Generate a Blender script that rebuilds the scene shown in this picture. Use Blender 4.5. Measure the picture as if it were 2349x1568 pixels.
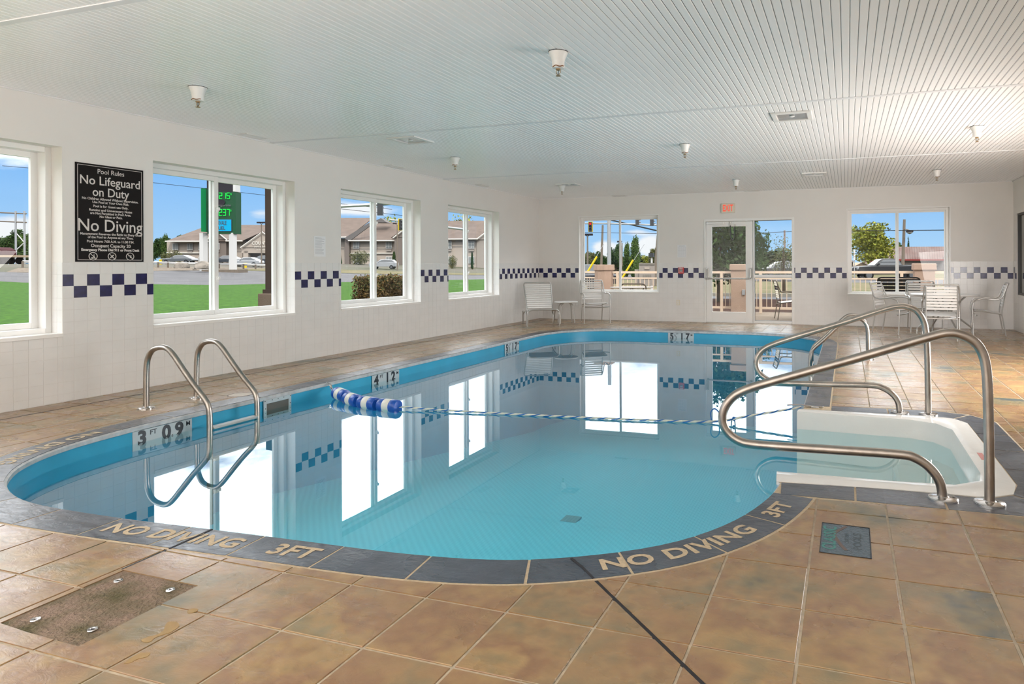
import bpy, bmesh, math, random
from mathutils import Vector, Matrix
from mathutils.geometry import delaunay_2d_cdt
random.seed(7)
PI = math.pi
for o in list(bpy.data.objects): bpy.data.objects.remove(o)
sc = bpy.context.scene
COL = sc.collection

# ------------------------------------------------------------------ camera
YAW, ROLL, FPX = -0.31517, 0.00374, 1513.92
CAM = Vector((7.012, -14.341, 1.27))
FW = Vector((math.sin(YAW), math.cos(YAW), 0)); RT = Vector((math.cos(YAW), -math.sin(YAW), 0)); UP = Vector((0, 0, 1))
cd = bpy.data.cameras.new('camera'); cam = bpy.data.objects.new('camera', cd); COL.objects.link(cam)
R2 = RT * math.cos(ROLL) - UP * math.sin(ROLL); U2 = UP * math.cos(ROLL) + RT * math.sin(ROLL)
cam.matrix_world = Matrix(((R2.x, U2.x, -FW.x, CAM.x), (R2.y, U2.y, -FW.y, CAM.y), (R2.z, U2.z, -FW.z, CAM.z), (0, 0, 0, 1)))
cd.sensor_width = 36; cd.sensor_fit = 'HORIZONTAL'; cd.lens = 36 * FPX / 2349
cd.shift_x = (1174.5 - 1448.95) / 2349; cd.shift_y = -(784 - 607.3) / 2349
cd.clip_start = 0.05; cd.clip_end = 2000
sc.camera = cam

# ------------------------------------------------------------------ view, sky, sun, fill lights
sc.view_settings.view_transform = 'Standard'; sc.view_settings.look = 'None'
sc.view_settings.gamma = 1; sc.view_settings.use_curve_mapping = False; sc.view_settings.exposure = 0.0
sc.cycles.max_bounces = 8; sc.cycles.diffuse_bounces = 5; sc.cycles.glossy_bounces = 5
sc.cycles.transparent_max_bounces = 24; sc.cycles.transmission_bounces = 6
sc.cycles.sample_clamp_indirect = 6; sc.cycles.caustics_reflective = False; sc.cycles.caustics_refractive = False
sc.cycles.use_denoising = True

w = bpy.data.worlds.new('sky'); sc.world = w; w.use_nodes = True
nt = w.node_tree; N = nt.nodes; L = nt.links; N.clear()
wo = N.new('ShaderNodeOutputWorld'); bg = N.new('ShaderNodeBackground'); L.new(bg.outputs[0], wo.inputs[0])
tc = N.new('ShaderNodeTexCoord'); sp = N.new('ShaderNodeSeparateXYZ'); L.new(tc.outputs['Generated'], sp.inputs[0])
def wmath(op, a, b=None, c=None):
    n = N.new('ShaderNodeMath'); n.operation = op
    for i, v in enumerate((a, b, c)):
        if v is None: continue
        if isinstance(v, (int, float)): n.inputs[i].default_value = v
        else: L.new(v, n.inputs[i])
    return n.outputs[0]
cr = N.new('ShaderNodeValToRGB'); L.new(sp.outputs['Z'], cr.inputs[0])
cr.color_ramp.elements[0].position = 0.0; cr.color_ramp.elements[0].color = (.46, .72, .98, 1)
cr.color_ramp.elements[1].position = 0.6; cr.color_ramp.elements[1].color = (.16, .36, .90, 1)
e = cr.color_ramp.elements.new(.12); e.color = (.24, .53, .97, 1)
mp = N.new('ShaderNodeMapping'); mp.inputs['Scale'].default_value = (1, 1, 3.2); mp.inputs['Location'].default_value = (.35, .2, .12); L.new(tc.outputs['Generated'], mp.inputs[0])
nz = N.new('ShaderNodeTexNoise'); nz.inputs['Scale'].default_value = 4.2; nz.inputs['Detail'].default_value = 7; nz.inputs['Roughness'].default_value = .52; L.new(mp.outputs[0], nz.inputs['Vector'])
# broken cloud low down, closing to a bright white deck higher up (as the pool's reflections show it)
cover = N.new('ShaderNodeMapRange'); cover.inputs[1].default_value = .085; cover.inputs[2].default_value = .22
cover.inputs[3].default_value = 0.0; cover.inputs[4].default_value = .34; L.new(sp.outputs['Z'], cover.inputs[0])
s1 = wmath('ADD', wmath('SUBTRACT', nz.outputs[0], .05), cover.outputs[0])
az = wmath('ARCTAN2', sp.outputs['X'], sp.outputs['Y'])
# single clouds of the afternoon sky: azimuth, height, half widths
for a_, e_, wa, we, am in ((-.70, .078, .080, .013, .26), (-1.07, .040, .060, .015, .19), (.035, .068, .055, .013, .18), (-.308, .050, .022, .005, .13), (-.287, .029, .020, .014, .20), (-.36, .027, .016, .010, .17), (-.92, .068, .080, .012, .15), (-.83, .070, .030, .010, .14), (-.94, .033, .014, .008, .16)):
    q_ = wmath('ADD', wmath('POWER', wmath('MULTIPLY', wmath('SUBTRACT', az, a_), 1/wa), 2), wmath('POWER', wmath('MULTIPLY', wmath('SUBTRACT', sp.outputs['Z'], e_), 1/we), 2))
    s1 = wmath('ADD', s1, wmath('MULTIPLY', wmath('EXPONENT', wmath('MULTIPLY', q_, -1.0)), am))
ms = N.new('ShaderNodeMapRange'); ms.interpolation_type = 'SMOOTHSTEP'; ms.inputs[1].default_value = .53; ms.inputs[2].default_value = .66; L.new(s1, ms.inputs[0])
br = N.new('ShaderNodeMapRange'); br.inputs[1].default_value = .10; br.inputs[2].default_value = .28; br.inputs[3].default_value = 1.0; br.inputs[4].default_value = 5.0; L.new(sp.outputs['Z'], br.inputs[0])
cc = N.new('ShaderNodeVectorMath'); cc.operation = 'SCALE'; cc.inputs[0].default_value = (.95, .97, 1.0); L.new(br.outputs[0], cc.inputs['Scale'])
mx = N.new('ShaderNodeMix'); mx.data_type = 'RGBA'; L.new(ms.outputs[0], mx.inputs[0]); L.new(cr.outputs[0], mx.inputs[6]); L.new(cc.outputs[0], mx.inputs[7])
L.new(mx.outputs[2], bg.inputs[0]); bg.inputs[1].default_value = 1.0

def lamp(name, kind, loc, direction, energy, color=(1, 1, 1), **kw):
    d = bpy.data.lights.new(name, kind); o = bpy.data.objects.new(name, d); COL.objects.link(o)
    o.location = loc; o.rotation_euler = Vector(direction).to_track_quat('-Z', 'Y').to_euler()
    d.energy = energy; d.color = color
    for k, v in kw.items(): setattr(d, k, v)
    return o
lamp('sun', 'SUN', (20, -20, 30), (-.50, .52, -.69), 3.4, (1.0, .94, .85), angle=math.radians(1.2))
# unseen fill lamps added to brighten the room: near end and right wall
lamp('fill_light_near', 'AREA', (4.2, -15.5, .55), (0, -.12, .99), 370, (1.0, .965, .93), shape='RECTANGLE', size=7.0, size_y=1.0)
lamp('fill_light_side', 'AREA', (9.95, -5.6, .90), (-1, .25, -.20), 450, (1.0, .965, .94), shape='RECTANGLE', size=5.2, size_y=1.5)

# ------------------------------------------------------------------ materials
MATS = {}
def new_mat(name):
    m = bpy.data.materials.new(name); m.use_nodes = True; m.node_tree.nodes.clear(); MATS[name] = m
    return m, m.node_tree.nodes, m.node_tree.links
def pbr(name, col, rough=.5, metal=0, var=0, vscale=8, bump=0, bscale=60, spec=.5, coat=0, col2=None, emit=None, estr=0, stretch=None, detail=4, nrough=.5, ramp=(.35, .65)):
    m, n, l = new_mat(name)
    out = n.new('ShaderNodeOutputMaterial'); b = n.new('ShaderNodeBsdfPrincipled'); l.new(b.outputs[0], out.inputs[0])
    b.inputs['Base Color'].default_value = (*col, 1); b.inputs['Roughness'].default_value = rough; b.inputs['Metallic'].default_value = metal
    b.inputs['Specular IOR Level'].default_value = spec; b.inputs['Coat Weight'].default_value = coat
    if emit: b.inputs['Emission Color'].default_value = (*emit, 1); b.inputs['Emission Strength'].default_value = estr
    if var or col2 or bump:
        g = n.new('ShaderNodeNewGeometry'); vec = g.outputs['Position']
        if stretch:
            mpn = n.new('ShaderNodeMapping'); mpn.inputs['Scale'].default_value = stretch; l.new(vec, mpn.inputs[0]); vec = mpn.outputs[0]
    if var or col2:
        t = n.new('ShaderNodeTexNoise'); t.inputs['Scale'].default_value = vscale; t.inputs['Detail'].default_value = detail; t.inputs['Roughness'].default_value = nrough; l.new(vec, t.inputs['Vector'])
        r = n.new('ShaderNodeValToRGB'); l.new(t.outputs[0], r.inputs[0])
        r.color_ramp.elements[0].position, r.color_ramp.elements[1].position = ramp
        c2 = col2 if col2 else tuple(c * (1 - var) for c in col); c1 = col if col2 else tuple(min(1, c * (1 + var)) for c in col)
        r.color_ramp.elements[0].color = (*c2, 1); r.color_ramp.elements[1].color = (*c1, 1); l.new(r.outputs[0], b.inputs['Base Color'])
    if bump:
        t2 = n.new('ShaderNodeTexNoise'); t2.inputs['Scale'].default_value = bscale; t2.inputs['Detail'].default_value = 5; l.new(vec, t2.inputs['Vector'])
        bp = n.new('ShaderNodeBump'); bp.inputs['Strength'].default_value = bump; bp.inputs['Distance'].default_value = .02; l.new(t2.outputs[0], bp.inputs['Height']); l.new(bp.outputs[0], b.inputs['Normal'])
    return m
def glass_mat(name, tint=(.96, .98, .98), ior=1.45, rough=0.0, boost=0.0):
    m, n, l = new_mat(name)
    out = n.new('ShaderNodeOutputMaterial'); mixn = n.new('ShaderNodeMixShader'); l.new(mixn.outputs[0], out.inputs[0])
    tr = n.new('ShaderNodeBsdfTransparent'); tr.inputs[0].default_value = (*tint, 1)
    gl = n.new('ShaderNodeBsdfGlossy'); gl.inputs['Roughness'].default_value = rough
    l.new(schlick(n, l, .02, 5.5), mixn.inputs[0]); l.new(tr.outputs[0], mixn.inputs[1]); l.new(gl.outputs[0], mixn.inputs[2])
    return m

def schlick(n, l, f0, power=5.0, normal=None):
    """two-sided Fresnel factor"""
    g = n.new('ShaderNodeNewGeometry'); d = n.new('ShaderNodeVectorMath'); d.operation = 'DOT_PRODUCT'; l.new(g.outputs['Incoming'], d.inputs[0]); l.new(normal or g.outputs['Normal'], d.inputs[1])
    a = n.new('ShaderNodeMath'); a.operation = 'ABSOLUTE'; l.new(d.outputs['Value'], a.inputs[0])
    s = n.new('ShaderNodeMath'); s.operation = 'SUBTRACT'; s.use_clamp = True; s.inputs[0].default_value = 1; l.new(a.outputs[0], s.inputs[1])
    p = n.new('ShaderNodeMath'); p.operation = 'POWER'; l.new(s.outputs[0], p.inputs[0]); p.inputs[1].default_value = power
    m_ = n.new('ShaderNodeMath'); m_.operation = 'MULTIPLY_ADD'; l.new(p.outputs[0], m_.inputs[0]); m_.inputs[1].default_value = 1 - f0; m_.inputs[2].default_value = f0
    return m_.outputs[0]
M = {}
M['paint'] = pbr('wall_paint', (.80, .77, .735), .55, var=.012, vscale=1.5, bump=.03, bscale=220)
M['white'] = pbr('white_vinyl', (.86, .85, .83), .35)
M['sill'] = pbr('sill_white', (.88, .86, .83), .25)
M['tile'] = pbr('white_glazed_tile', (.80, .785, .765), .24, var=.02, vscale=5, spec=.4)
M['bluetile'] = pbr('blue_glazed_tile', (.012, .012, .075), .2, var=.3, vscale=14)
M['wgrout'] = pbr('wall_grout', (.60, .58, .55), .8)
M['ceil'] = pbr('ceiling_vinyl', (.90, .885, .875), .32, var=.015, vscale=.6)
M['ceilback'] = pbr('ceiling_groove', (.26, .26, .26), .6)
M['seam'] = pbr('ceiling_seam', (.76, .76, .77), .35)
M['steel'] = pbr('brushed_steel', (.40, .365, .33), .30, metal=1, var=.12, vscale=9, bump=.02, bscale=300)
M['chrome'] = pbr('polished_steel', (.68, .68, .69), .12, metal=1)
M['alu'] = pbr('silver_paint_metal', (.50, .49, .47), .3, metal=.6)
M['strap'] = pbr('white_vinyl_strap', (.78, .765, .74), .42)
M['black'] = pbr('black_plastic', (.012, .012, .014), .4)
M['dark'] = pbr('dark_gap', (.02, .02, .025), .7)
M['signblack'] = pbr('sign_black', (.010, .008, .008), .6, spec=.15)
M['signwhite'] = pbr('sign_letter', (.66, .62, .59), .5)
M['paper'] = pbr('paper', (.84, .84, .85), .6)
M['ink'] = pbr('ink_grey', (.45, .45, .48), .7)
M['red'] = pbr('alarm_red', (.55, .05, .05), .35)
M['exitred'] = pbr('exit_letters', (.75, .06, .03), .4, emit=(1, .10, .05), estr=.55)
M['cream'] = pbr('cream_plastic', (.74, .68, .56), .4)
M['liner'] = pbr('pool_liner', (.04, .36, .56), .35, var=.06, vscale=3)
M['marker'] = pbr('depth_marker_plate', (.50, .54, .56), .35)
M['markink'] = pbr('depth_marker_ink', (.015, .02, .03), .4)
M['rim'] = pbr('pool_rim', (.50, .51, .52), .45, var=.12, vscale=18)
M['fiber'] = pbr('white_fibreglass', (.84, .84, .82), .14, bump=.06, bscale=18)
M['sand'] = pbr('sand_joint', (.50, .40, .27), .7, var=.12, vscale=60)
M['coin'] = pbr('teal_enamel', (.03, .22, .20), .35)
M['plaque'] = pbr('plaque_slate', (.085, .125, .16), .35, var=.25, vscale=60, bump=.5, bscale=90)
M['rusty'] = pbr('plaque_rust', (.13, .085, .075), .5)
M['ropew'] = pbr('rope_white', (.72, .72, .62), .7)
M['ropeb'] = pbr('rope_blue', (.01, .13, .42), .6)
M['floatb'] = pbr('float_blue', (.012, .085, .42), .3)
M['floatw'] = pbr('float_white', (.78, .77, .70), .4)
M['wetdrip'] = pbr('puddle_water', (.34, .22, .09), .04, spec=.8)
M['glass'] = glass_mat('window_glass')
M['lobbyglass'] = pbr('lobby_glass', (.085, .085, .075), .05, spec=.9)

# pool floor: pale blue with a fine woven print
m, n, l = new_mat('pool_floor_liner'); M['poolfloor'] = m
out = n.new('ShaderNodeOutputMaterial'); b = n.new('ShaderNodeBsdfPrincipled'); l.new(b.outputs[0], out.inputs[0]); b.inputs['Roughness'].default_value = .5
g = n.new('ShaderNodeNewGeometry'); wv = n.new('ShaderNodeTexWave'); wv.inputs['Scale'].default_value = 9; wv.inputs['Distortion'].default_value = .6; wv.bands_direction = 'DIAGONAL'
l.new(g.outputs['Position'], wv.inputs['Vector'])
mxx = n.new('ShaderNodeMix'); mxx.data_type = 'RGBA'; mxx.inputs[6].default_value = (.12, .68, .88, 1); mxx.inputs[7].default_value = (.16, .75, .94, 1); l.new(wv.outputs[0], mxx.inputs[0]); l.new(mxx.outputs[2], b.inputs['Base Color'])

# water: clear tinted surface with Fresnel mirror
m, n, l = new_mat('pool_water'); M['water'] = m
out = n.new('ShaderNodeOutputMaterial'); mixn = n.new('ShaderNodeMixShader'); l.new(mixn.outputs[0], out.inputs[0])
tr = n.new('ShaderNodeBsdfTransparent'); tr.inputs[0].default_value = (.78, .95, .97, 1)
gl = n.new('ShaderNodeBsdfGlossy'); gl.inputs['Roughness'].default_value = 0.0; gl.inputs[0].default_value = (.98, 1, 1, 1)
g = n.new('ShaderNodeNewGeometry'); t = n.new('ShaderNodeTexNoise'); t.inputs['Scale'].default_value = 1.1; t.inputs['Detail'].default_value = 2; l.new(g.outputs['Position'], t.inputs['Vector'])
bp = n.new('ShaderNodeBump'); bp.inputs['Strength'].default_value = .02; bp.inputs['Distance'].default_value = .02; l.new(t.outputs[0], bp.inputs['Height'])
l.new(bp.outputs[0], gl.inputs['Normal']); l.new(schlick(n, l, .045, 4.2), mixn.inputs[0]); l.new(tr.outputs[0], mixn.inputs[1]); l.new(gl.outputs[0], mixn.inputs[2])

def stamped(name, cols, rough, joint, pitch=(.345, .347), org=(4.785, -11.49), bump=.55, rvar=.14):
    """stamped concrete: colour drifts over the deck and differs a little from tile to tile"""
    m, n, l = new_mat(name)
    out = n.new('ShaderNodeOutputMaterial'); b = n.new('ShaderNodeBsdfPrincipled'); l.new(b.outputs[0], out.inputs[0])
    g = n.new('ShaderNodeNewGeometry'); P = g.outputs['Position']
    t = n.new('ShaderNodeTexNoise'); t.inputs['Scale'].default_value = 1.7; t.inputs['Detail'].default_value = 4; t.inputs['Roughness'].default_value = .6; l.new(P, t.inputs['Vector'])
    sx = n.new('ShaderNodeVectorMath'); sx.operation = 'SUBTRACT'; sx.inputs[1].default_value = (*org, 0); l.new(P, sx.inputs[0])
    dv = n.new('ShaderNodeVectorMath'); dv.operation = 'DIVIDE'; dv.inputs[1].default_value = (*pitch, 100); l.new(sx.outputs[0], dv.inputs[0])
    fl_ = n.new('ShaderNodeVectorMath'); fl_.operation = 'FLOOR'; l.new(dv.outputs[0], fl_.inputs[0])
    wn = n.new('ShaderNodeTexWhiteNoise'); wn.noise_dimensions = '3D'; l.new(fl_.outputs[0], wn.inputs['Vector'])
    mr = n.new('ShaderNodeMath'); mr.operation = 'MULTIPLY_ADD'; mr.inputs[1].default_value = .16; l.new(wn.outputs[0], mr.inputs[0]); l.new(t.outputs[0], mr.inputs[2])
    mr2 = n.new('ShaderNodeMath'); mr2.operation = 'SUBTRACT'; mr2.inputs[1].default_value = .08; l.new(mr.outputs[0], mr2.inputs[0])
    b.inputs['Specular IOR Level'].default_value = .6; b.inputs['Coat Weight'].default_value = .14; b.inputs['Coat Roughness'].default_value = .2
    r = n.new('ShaderNodeValToRGB'); l.new(mr2.outputs[0], r.inputs[0]); el = r.color_ramp.elements
    el[0].position = cols[0][0]; el[0].color = (*cols[0][1], 1); el[1].position = cols[-1][0]; el[1].color = (*cols[-1][1], 1)
    for p_, c_ in cols[1:-1]: e_ = el.new(p_); e_.color = (*c_, 1)
    # fine mottling
    t3 = n.new('ShaderNodeTexNoise'); t3.inputs['Scale'].default_value = 14; t3.inputs['Detail'].default_value = 6; l.new(P, t3.inputs['Vector'])
    mm = n.new('ShaderNodeMapRange'); mm.inputs[1].default_value = .3; mm.inputs[2].default_value = .7; mm.inputs[3].default_value = .88; mm.inputs[4].default_value = 1.12; l.new(t3.outputs[0], mm.inputs[0])
    vm = n.new('ShaderNodeVectorMath'); vm.operation = 'SCALE'; l.new(r.outputs[0], vm.inputs[0]); l.new(mm.outputs[0], vm.inputs['Scale']); l.new(vm.outputs[0], b.inputs['Base Color'])
    t4 = n.new('ShaderNodeTexNoise'); t4.inputs['Scale'].default_value = 2.6; t4.inputs['Detail'].default_value = 5; l.new(P, t4.inputs['Vector'])
    rr = n.new('ShaderNodeMapRange'); rr.inputs[1].default_value = .35; rr.inputs[2].default_value = .65; rr.inputs[3].default_value = rough - rvar; rr.inputs[4].default_value = rough + rvar; l.new(t4.outputs[0], rr.inputs[0]); l.new(rr.outputs[0], b.inputs['Roughness'])
    # slate-like relief
    mp_ = n.new('ShaderNodeMapping'); mp_.inputs['Scale'].default_value = (1.0, 1.9, 1); mp_.inputs['Rotation'].default_value = (0, 0, .5); l.new(P, mp_.inputs[0])
    t5 = n.new('ShaderNodeTexNoise'); t5.inputs['Scale'].default_value = 11; t5.inputs['Detail'].default_value = 8; t5.inputs['Roughness'].default_value = .62; t5.inputs['Distortion'].default_value = 1.4; l.new(mp_.outputs[0], t5.inputs['Vector'])
    bp = n.new('ShaderNodeBump'); bp.inputs['Strength'].default_value = bump; bp.inputs['Distance'].default_value = .012; l.new(t5.outputs[0], bp.inputs['Height']); l.new(bp.outputs[0], b.inputs['Normal'])
    return m
M['floortile'] = stamped('stamped_tan_tile', [(.27, (.060, .080, .080)), (.355, (.190, .155, .085)), (.46, (.295, .185, .085)), (.53, (.250, .140, .070)), (.60, (.330, .210, .090)), (.70, (.205, .170, .090))], .27, None, bump=.20, rvar=.09)
M['coping'] = stamped('slate_coping', [(.30, (.020, .027, .042)), (.45, (.036, .047, .070)), (.58, (.060, .072, .095)), (.72, (.033, .044, .065))], .27, None, bump=.34)
M['fgrout'] = pbr('floor_joint', (.46, .39, .29), .6, var=.15, vscale=30)
M['patch'] = pbr('bare_concrete_patch', (.27, .19, .14), .85, col2=(.085, .075, .025), vscale=6.5, bump=1.0, bscale=70)
# ------------------------------------------------------------------ helpers
def wpos(o):
    v = Vector((0, 0, 0))
    while o: v += o.location; o = o.parent
    return v
def tag(o, label=None, cat=None, group=None, kind=None):
    if label: o['label'] = label
    if cat: o['category'] = cat
    if group: o['group'] = group
    if kind: o['kind'] = kind
    return o
def thing(name, label=None, cat=None, loc=(0, 0, 0), rz=0, group=None, kind=None):
    o = bpy.data.objects.new(name, None); COL.objects.link(o); o.location = loc; o.rotation_euler = (0, 0, rz); o.empty_display_size = .1
    return tag(o, label, cat, group, kind)
def link(name, me, parent=None, loc=(0, 0, 0), rz=0):
    o = bpy.data.objects.new(name, me); COL.objects.link(o); o.parent = parent; o.location = loc
    if rz: o.rotation_euler = (0, 0, rz)
    return o
def copy_tree(o, parent=None):
    c = o.copy(); COL.objects.link(c); c.parent = parent
    for ch in list(o.children): copy_tree(ch, c)
    return c
class MB:
    def __init__(s): s.v = []; s.f = []; s.fm = []; s.mi = 0
    def add(s, vs, fs, M_=None):
        b = len(s.v); s.v += [tuple(M_ @ Vector(v)) if M_ else tuple(v) for v in vs]
        for f in fs: s.f.append(tuple(b + i for i in f)); s.fm.append(s.mi)
        return s
    def box(s, x0, x1, y0, y1, z0, z1, M_=None):
        return s.add([(x0,y0,z0),(x1,y0,z0),(x1,y1,z0),(x0,y1,z0),(x0,y0,z1),(x1,y0,z1),(x1,y1,z1),(x0,y1,z1)],
                     [(0,3,2,1),(4,5,6,7),(0,1,5,4),(1,2,6,5),(2,3,7,6),(3,0,4,7)], M_)
    def prism(s, poly, z0, z1, M_=None, top=None):
        n = len(poly); t = top or poly
        return s.add([(p[0], p[1], z0) for p in poly] + [(p[0], p[1], z1) for p in t],
                     [tuple(range(n - 1, -1, -1)), tuple(range(n, 2 * n))] + [(i, (i + 1) % n, n + (i + 1) % n, n + i) for i in range(n)], M_)
    def loft(s, rings, closed=True, caps=True, M_=None):
        n = len(rings[0]); vs = [p for r in rings for p in r]; fs = []
        for i in range(len(rings) - 1):
            for j in range(n if closed else n - 1):
                k = (j + 1) % n; fs.append((i*n+j, i*n+k, (i+1)*n+k, (i+1)*n+j))
        if caps: fs += [tuple(range(n - 1, -1, -1)), tuple((len(rings)-1)*n + j for j in range(n))]
        return s.add(vs, fs, M_)
    def tube(s, path, r, n=10, closed=False, M_=None, flat=None):
        P = [Vector(p) for p in path]; rings = []; m = len(P); prev = None
        for i, p in enumerate(P):
            if closed: d = (P[(i+1) % m] - P[i-1])
            else: d = (P[min(i+1, m-1)] - P[max(i-1, 0)])
            d.normalize()
            if prev is None:
                a = Vector((0, 0, 1)) if abs(d.z) < .9 else Vector((0, 1, 0)); u = d.cross(a).normalized()
            else: u = (prev - d * prev.dot(d)).normalized()
            prev = u; v = d.cross(u); rr = r[i] if isinstance(r, (list, tuple)) else r
            rv = rr if flat is None else flat
            rings.append([tuple(p + u * (math.cos(2*PI*k/n) * rr) + v * (math.sin(2*PI*k/n) * rv)) for k in range(n)])
        if closed:
            vs = [q for r_ in rings for q in r_]; fs = [(i*n+j, i*n+(j+1) % n, ((i+1) % m)*n+(j+1) % n, ((i+1) % m)*n+j) for i in range(m) for j in range(n)]
            return s.add(vs, fs, M_)
        return s.loft(rings, M_=M_)
    def lathe(s, prof, n=16, M_=None, cx=0, cy=0):
        rings = [[(cx + r*math.cos(2*PI*k/n), cy + r*math.sin(2*PI*k/n), z) for k in range(n)] for r, z in prof]
        return s.loft(rings, M_=M_)
    def cyl(s, x, y, z0, z1, r, n=16, M_=None): return s.lathe([(r, z0), (r, z1)], n, M_, x, y)
    def mesh(s, name, mats, smooth=False):
        me = bpy.data.meshes.new(name); me.from_pydata(s.v, [], s.f)
        for m_ in (mats if isinstance(mats, (list, tuple)) else [mats]): me.materials.append(m_)
        if any(s.fm): me.polygons.foreach_set('material_index', s.fm)
        me.validate(); me.update()
        if smooth:
            me.polygons.foreach_set('use_smooth', [True] * len(me.polygons))
            bm_ = bmesh.new(); bm_.from_mesh(me)
            for e_ in bm_.edges:
                if len(e_.link_faces) == 2 and e_.calc_face_angle(0) > .7: e_.smooth = False
            bmesh.ops.recalc_face_normals(bm_, faces=bm_.faces); bm_.to_mesh(me); bm_.free()
        else:
            bm_ = bmesh.new(); bm_.from_mesh(me); bmesh.ops.recalc_face_normals(bm_, faces=bm_.faces); bm_.to_mesh(me); bm_.free()
        return me
    def build(s, name, mats, parent=None, smooth=False, world=False, bevel=0):
        if world and parent is not None:
            o_ = wpos(parent); s.v = [(v[0]-o_.x, v[1]-o_.y, v[2]-o_.z) for v in s.v]
        me = s.mesh(name, mats, smooth); o = link(name, me, parent)
        if bevel:
            md = o.modifiers.new('bevel', 'BEVEL'); md.width = bevel; md.segments = 2; md.limit_method = 'ANGLE'
        return o
def fillet(pts, r, n=6):
    P = [Vector(p) for p in pts]; out = [P[0]]
    for i in range(1, len(P) - 1):
        a, b, c = P[i-1], P[i], P[i+1]; d1 = (a - b); d2 = (c - b); rr = r[i] if isinstance(r, (list, tuple)) else r
        t = min(rr, d1.length * .49, d2.length * .49); p1 = b + d1.normalized() * t; p2 = b + d2.normalized() * t
        for k in range(n + 1):
            u = k / n; out.append(p1 * (1-u)**2 + b * 2*u*(1-u) + p2 * u*u)
    out.append(P[-1]); return out
def smooth_path(pts, n=6):
    P = [Vector(p) for p in pts]; P = [P[0]*2 - P[1]] + P + [P[-1]*2 - P[-2]]; out = []
    for i in range(1, len(P) - 2):
        for k in range(n):
            t = k / n; a, b, c, d = P[i-1:i+3]
            out.append(.5 * ((2*b) + (c-a)*t + (2*a-5*b+4*c-d)*t*t + (-a+3*b-3*c+d)*t**3))
    out.append(P[-2]); return out
def text_mesh(body, size, mat, extrude=.0006, align='CENTER', offset=0, sx=1.0, spacing=1.0, shear=0):
    cu = bpy.data.curves.new('lettering', 'FONT'); cu.body = body; cu.size = size; cu.extrude = extrude; cu.align_x = align; cu.align_y = 'CENTER'
    cu.offset = offset; cu.space_character = spacing; cu.resolution_u = 3; cu.shear = shear
    tmp = bpy.data.objects.new('tmp', cu); COL.objects.link(tmp); dg = bpy.context.evaluated_depsgraph_get()
    me = bpy.data.meshes.new_from_object(tmp.evaluated_get(dg)); bpy.data.objects.remove(tmp); bpy.data.curves.remove(cu)
    if sx != 1: me.transform(Matrix.Diagonal((sx, 1, 1, 1)))
    me.materials.clear(); me.materials.append(mat); return me
def basis(loc, right, up):
    r, u = Vector(right).normalized(), Vector(up).normalized(); f = r.cross(u)
    return Matrix(((r.x, u.x, f.x, loc[0]), (r.y, u.y, f.y, loc[1]), (r.z, u.z, f.z, loc[2]), (0, 0, 0, 1)))
def put_text(name, me, mtx, parent=None):
    me.transform(mtx)
    if parent is not None: me.transform(Matrix.Translation(-wpos(parent)))
    return link(name, me, parent)
def join_meshes(name, items, mat, parent=None, kind=None):
    """items: (mesh, matrix) joined to one mesh in world space"""
    bm_ = bmesh.new()
    for me, mt in items:
        m2 = me.copy(); m2.transform(mt); bm_.from_mesh(m2); bpy.data.meshes.remove(m2)
    out_ = bpy.data.meshes.new(name); bm_.to_mesh(out_); bm_.free(); out_.materials.clear(); out_.materials.append(mat)
    if parent is not None: out_.transform(Matrix.Translation(-wpos(parent)))
    o = link(name, out_, parent)
    if kind: o['kind'] = kind
    return o

# ------------------------------------------------------------------ room dimensions (metres; origin = far corner of the window wall)
H = 2.847; W = 10.06; NEAR = -16.2; TZ = 1.313; TH = .35
WIN_Z = (.645, 2.40)
LW = [(-14.73, -12.84), (-11.995, -10.10), (-9.245, -7.352), (-6.505, -4.612), (-3.78, -1.905)]   # windows of wall_left; the first is unseen, added for light and side views
BW = [(1.05, 2.97), (7.03, 8.945)]; DOOR = (4.02, 5.955, 2.27)
RWIN = (-3.2, -.24, .68, 2.21)

def holed(mb, plane, a0, a1, z0, z1, d0, d1, holes):
    """wall along an axis with rectangular holes [(h0,h1,hz0,hz1)]"""
    holes = sorted(holes); cur = a0
    def bx(p, q, zz0, zz1):
        if q - p < 1e-6 or zz1 - zz0 < 1e-6: return
        if plane == 'x': mb.box(d0, d1, p, q, zz0, zz1)
        else: mb.box(p, q, d0, d1, zz0, zz1)
    for h0, h1, hz0, hz1 in holes:
        bx(cur, h0, z0, z1); bx(h0, h1, z0, hz0); bx(h0, h1, hz1, z1); cur = h1
    bx(cur, a1, z0, z1)
def structure(o, label=None): return tag(o, label, None, None, 'structure')

mb = MB(); holed(mb, 'x', NEAR - .3, TH, -.3, H + .25, -TH, 0, [(a, b, *WIN_Z) for a, b in LW])
wall_left = structure(mb.build('wall_left', M['paint']), 'long white wall with four visible windows, glazed tile below')
mb = MB(); holed(mb, 'y', 0, W, -.3, H + .25, 0, .3, [(a, b, .655, 2.39) for a, b in BW] + [(DOOR[0], DOOR[1], 0, DOOR[2])])
wall_back = structure(mb.build('wall_back', M['paint']), 'far white wall with the exit door and two windows')
mb = MB(); holed(mb, 'x', NEAR - .3, .3, -.3, H + .25, W, W + .3, [RWIN])
wall_right = structure(mb.build('wall_right', M['paint']), 'white wall with the dark framed interior window')
mb = MB(); mb.box(-.0, W, NEAR - .3, NEAR, -.3, H + .25); structure(mb.build('wall_near', M['paint']), 'plain wall behind the viewpoint')

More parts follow.
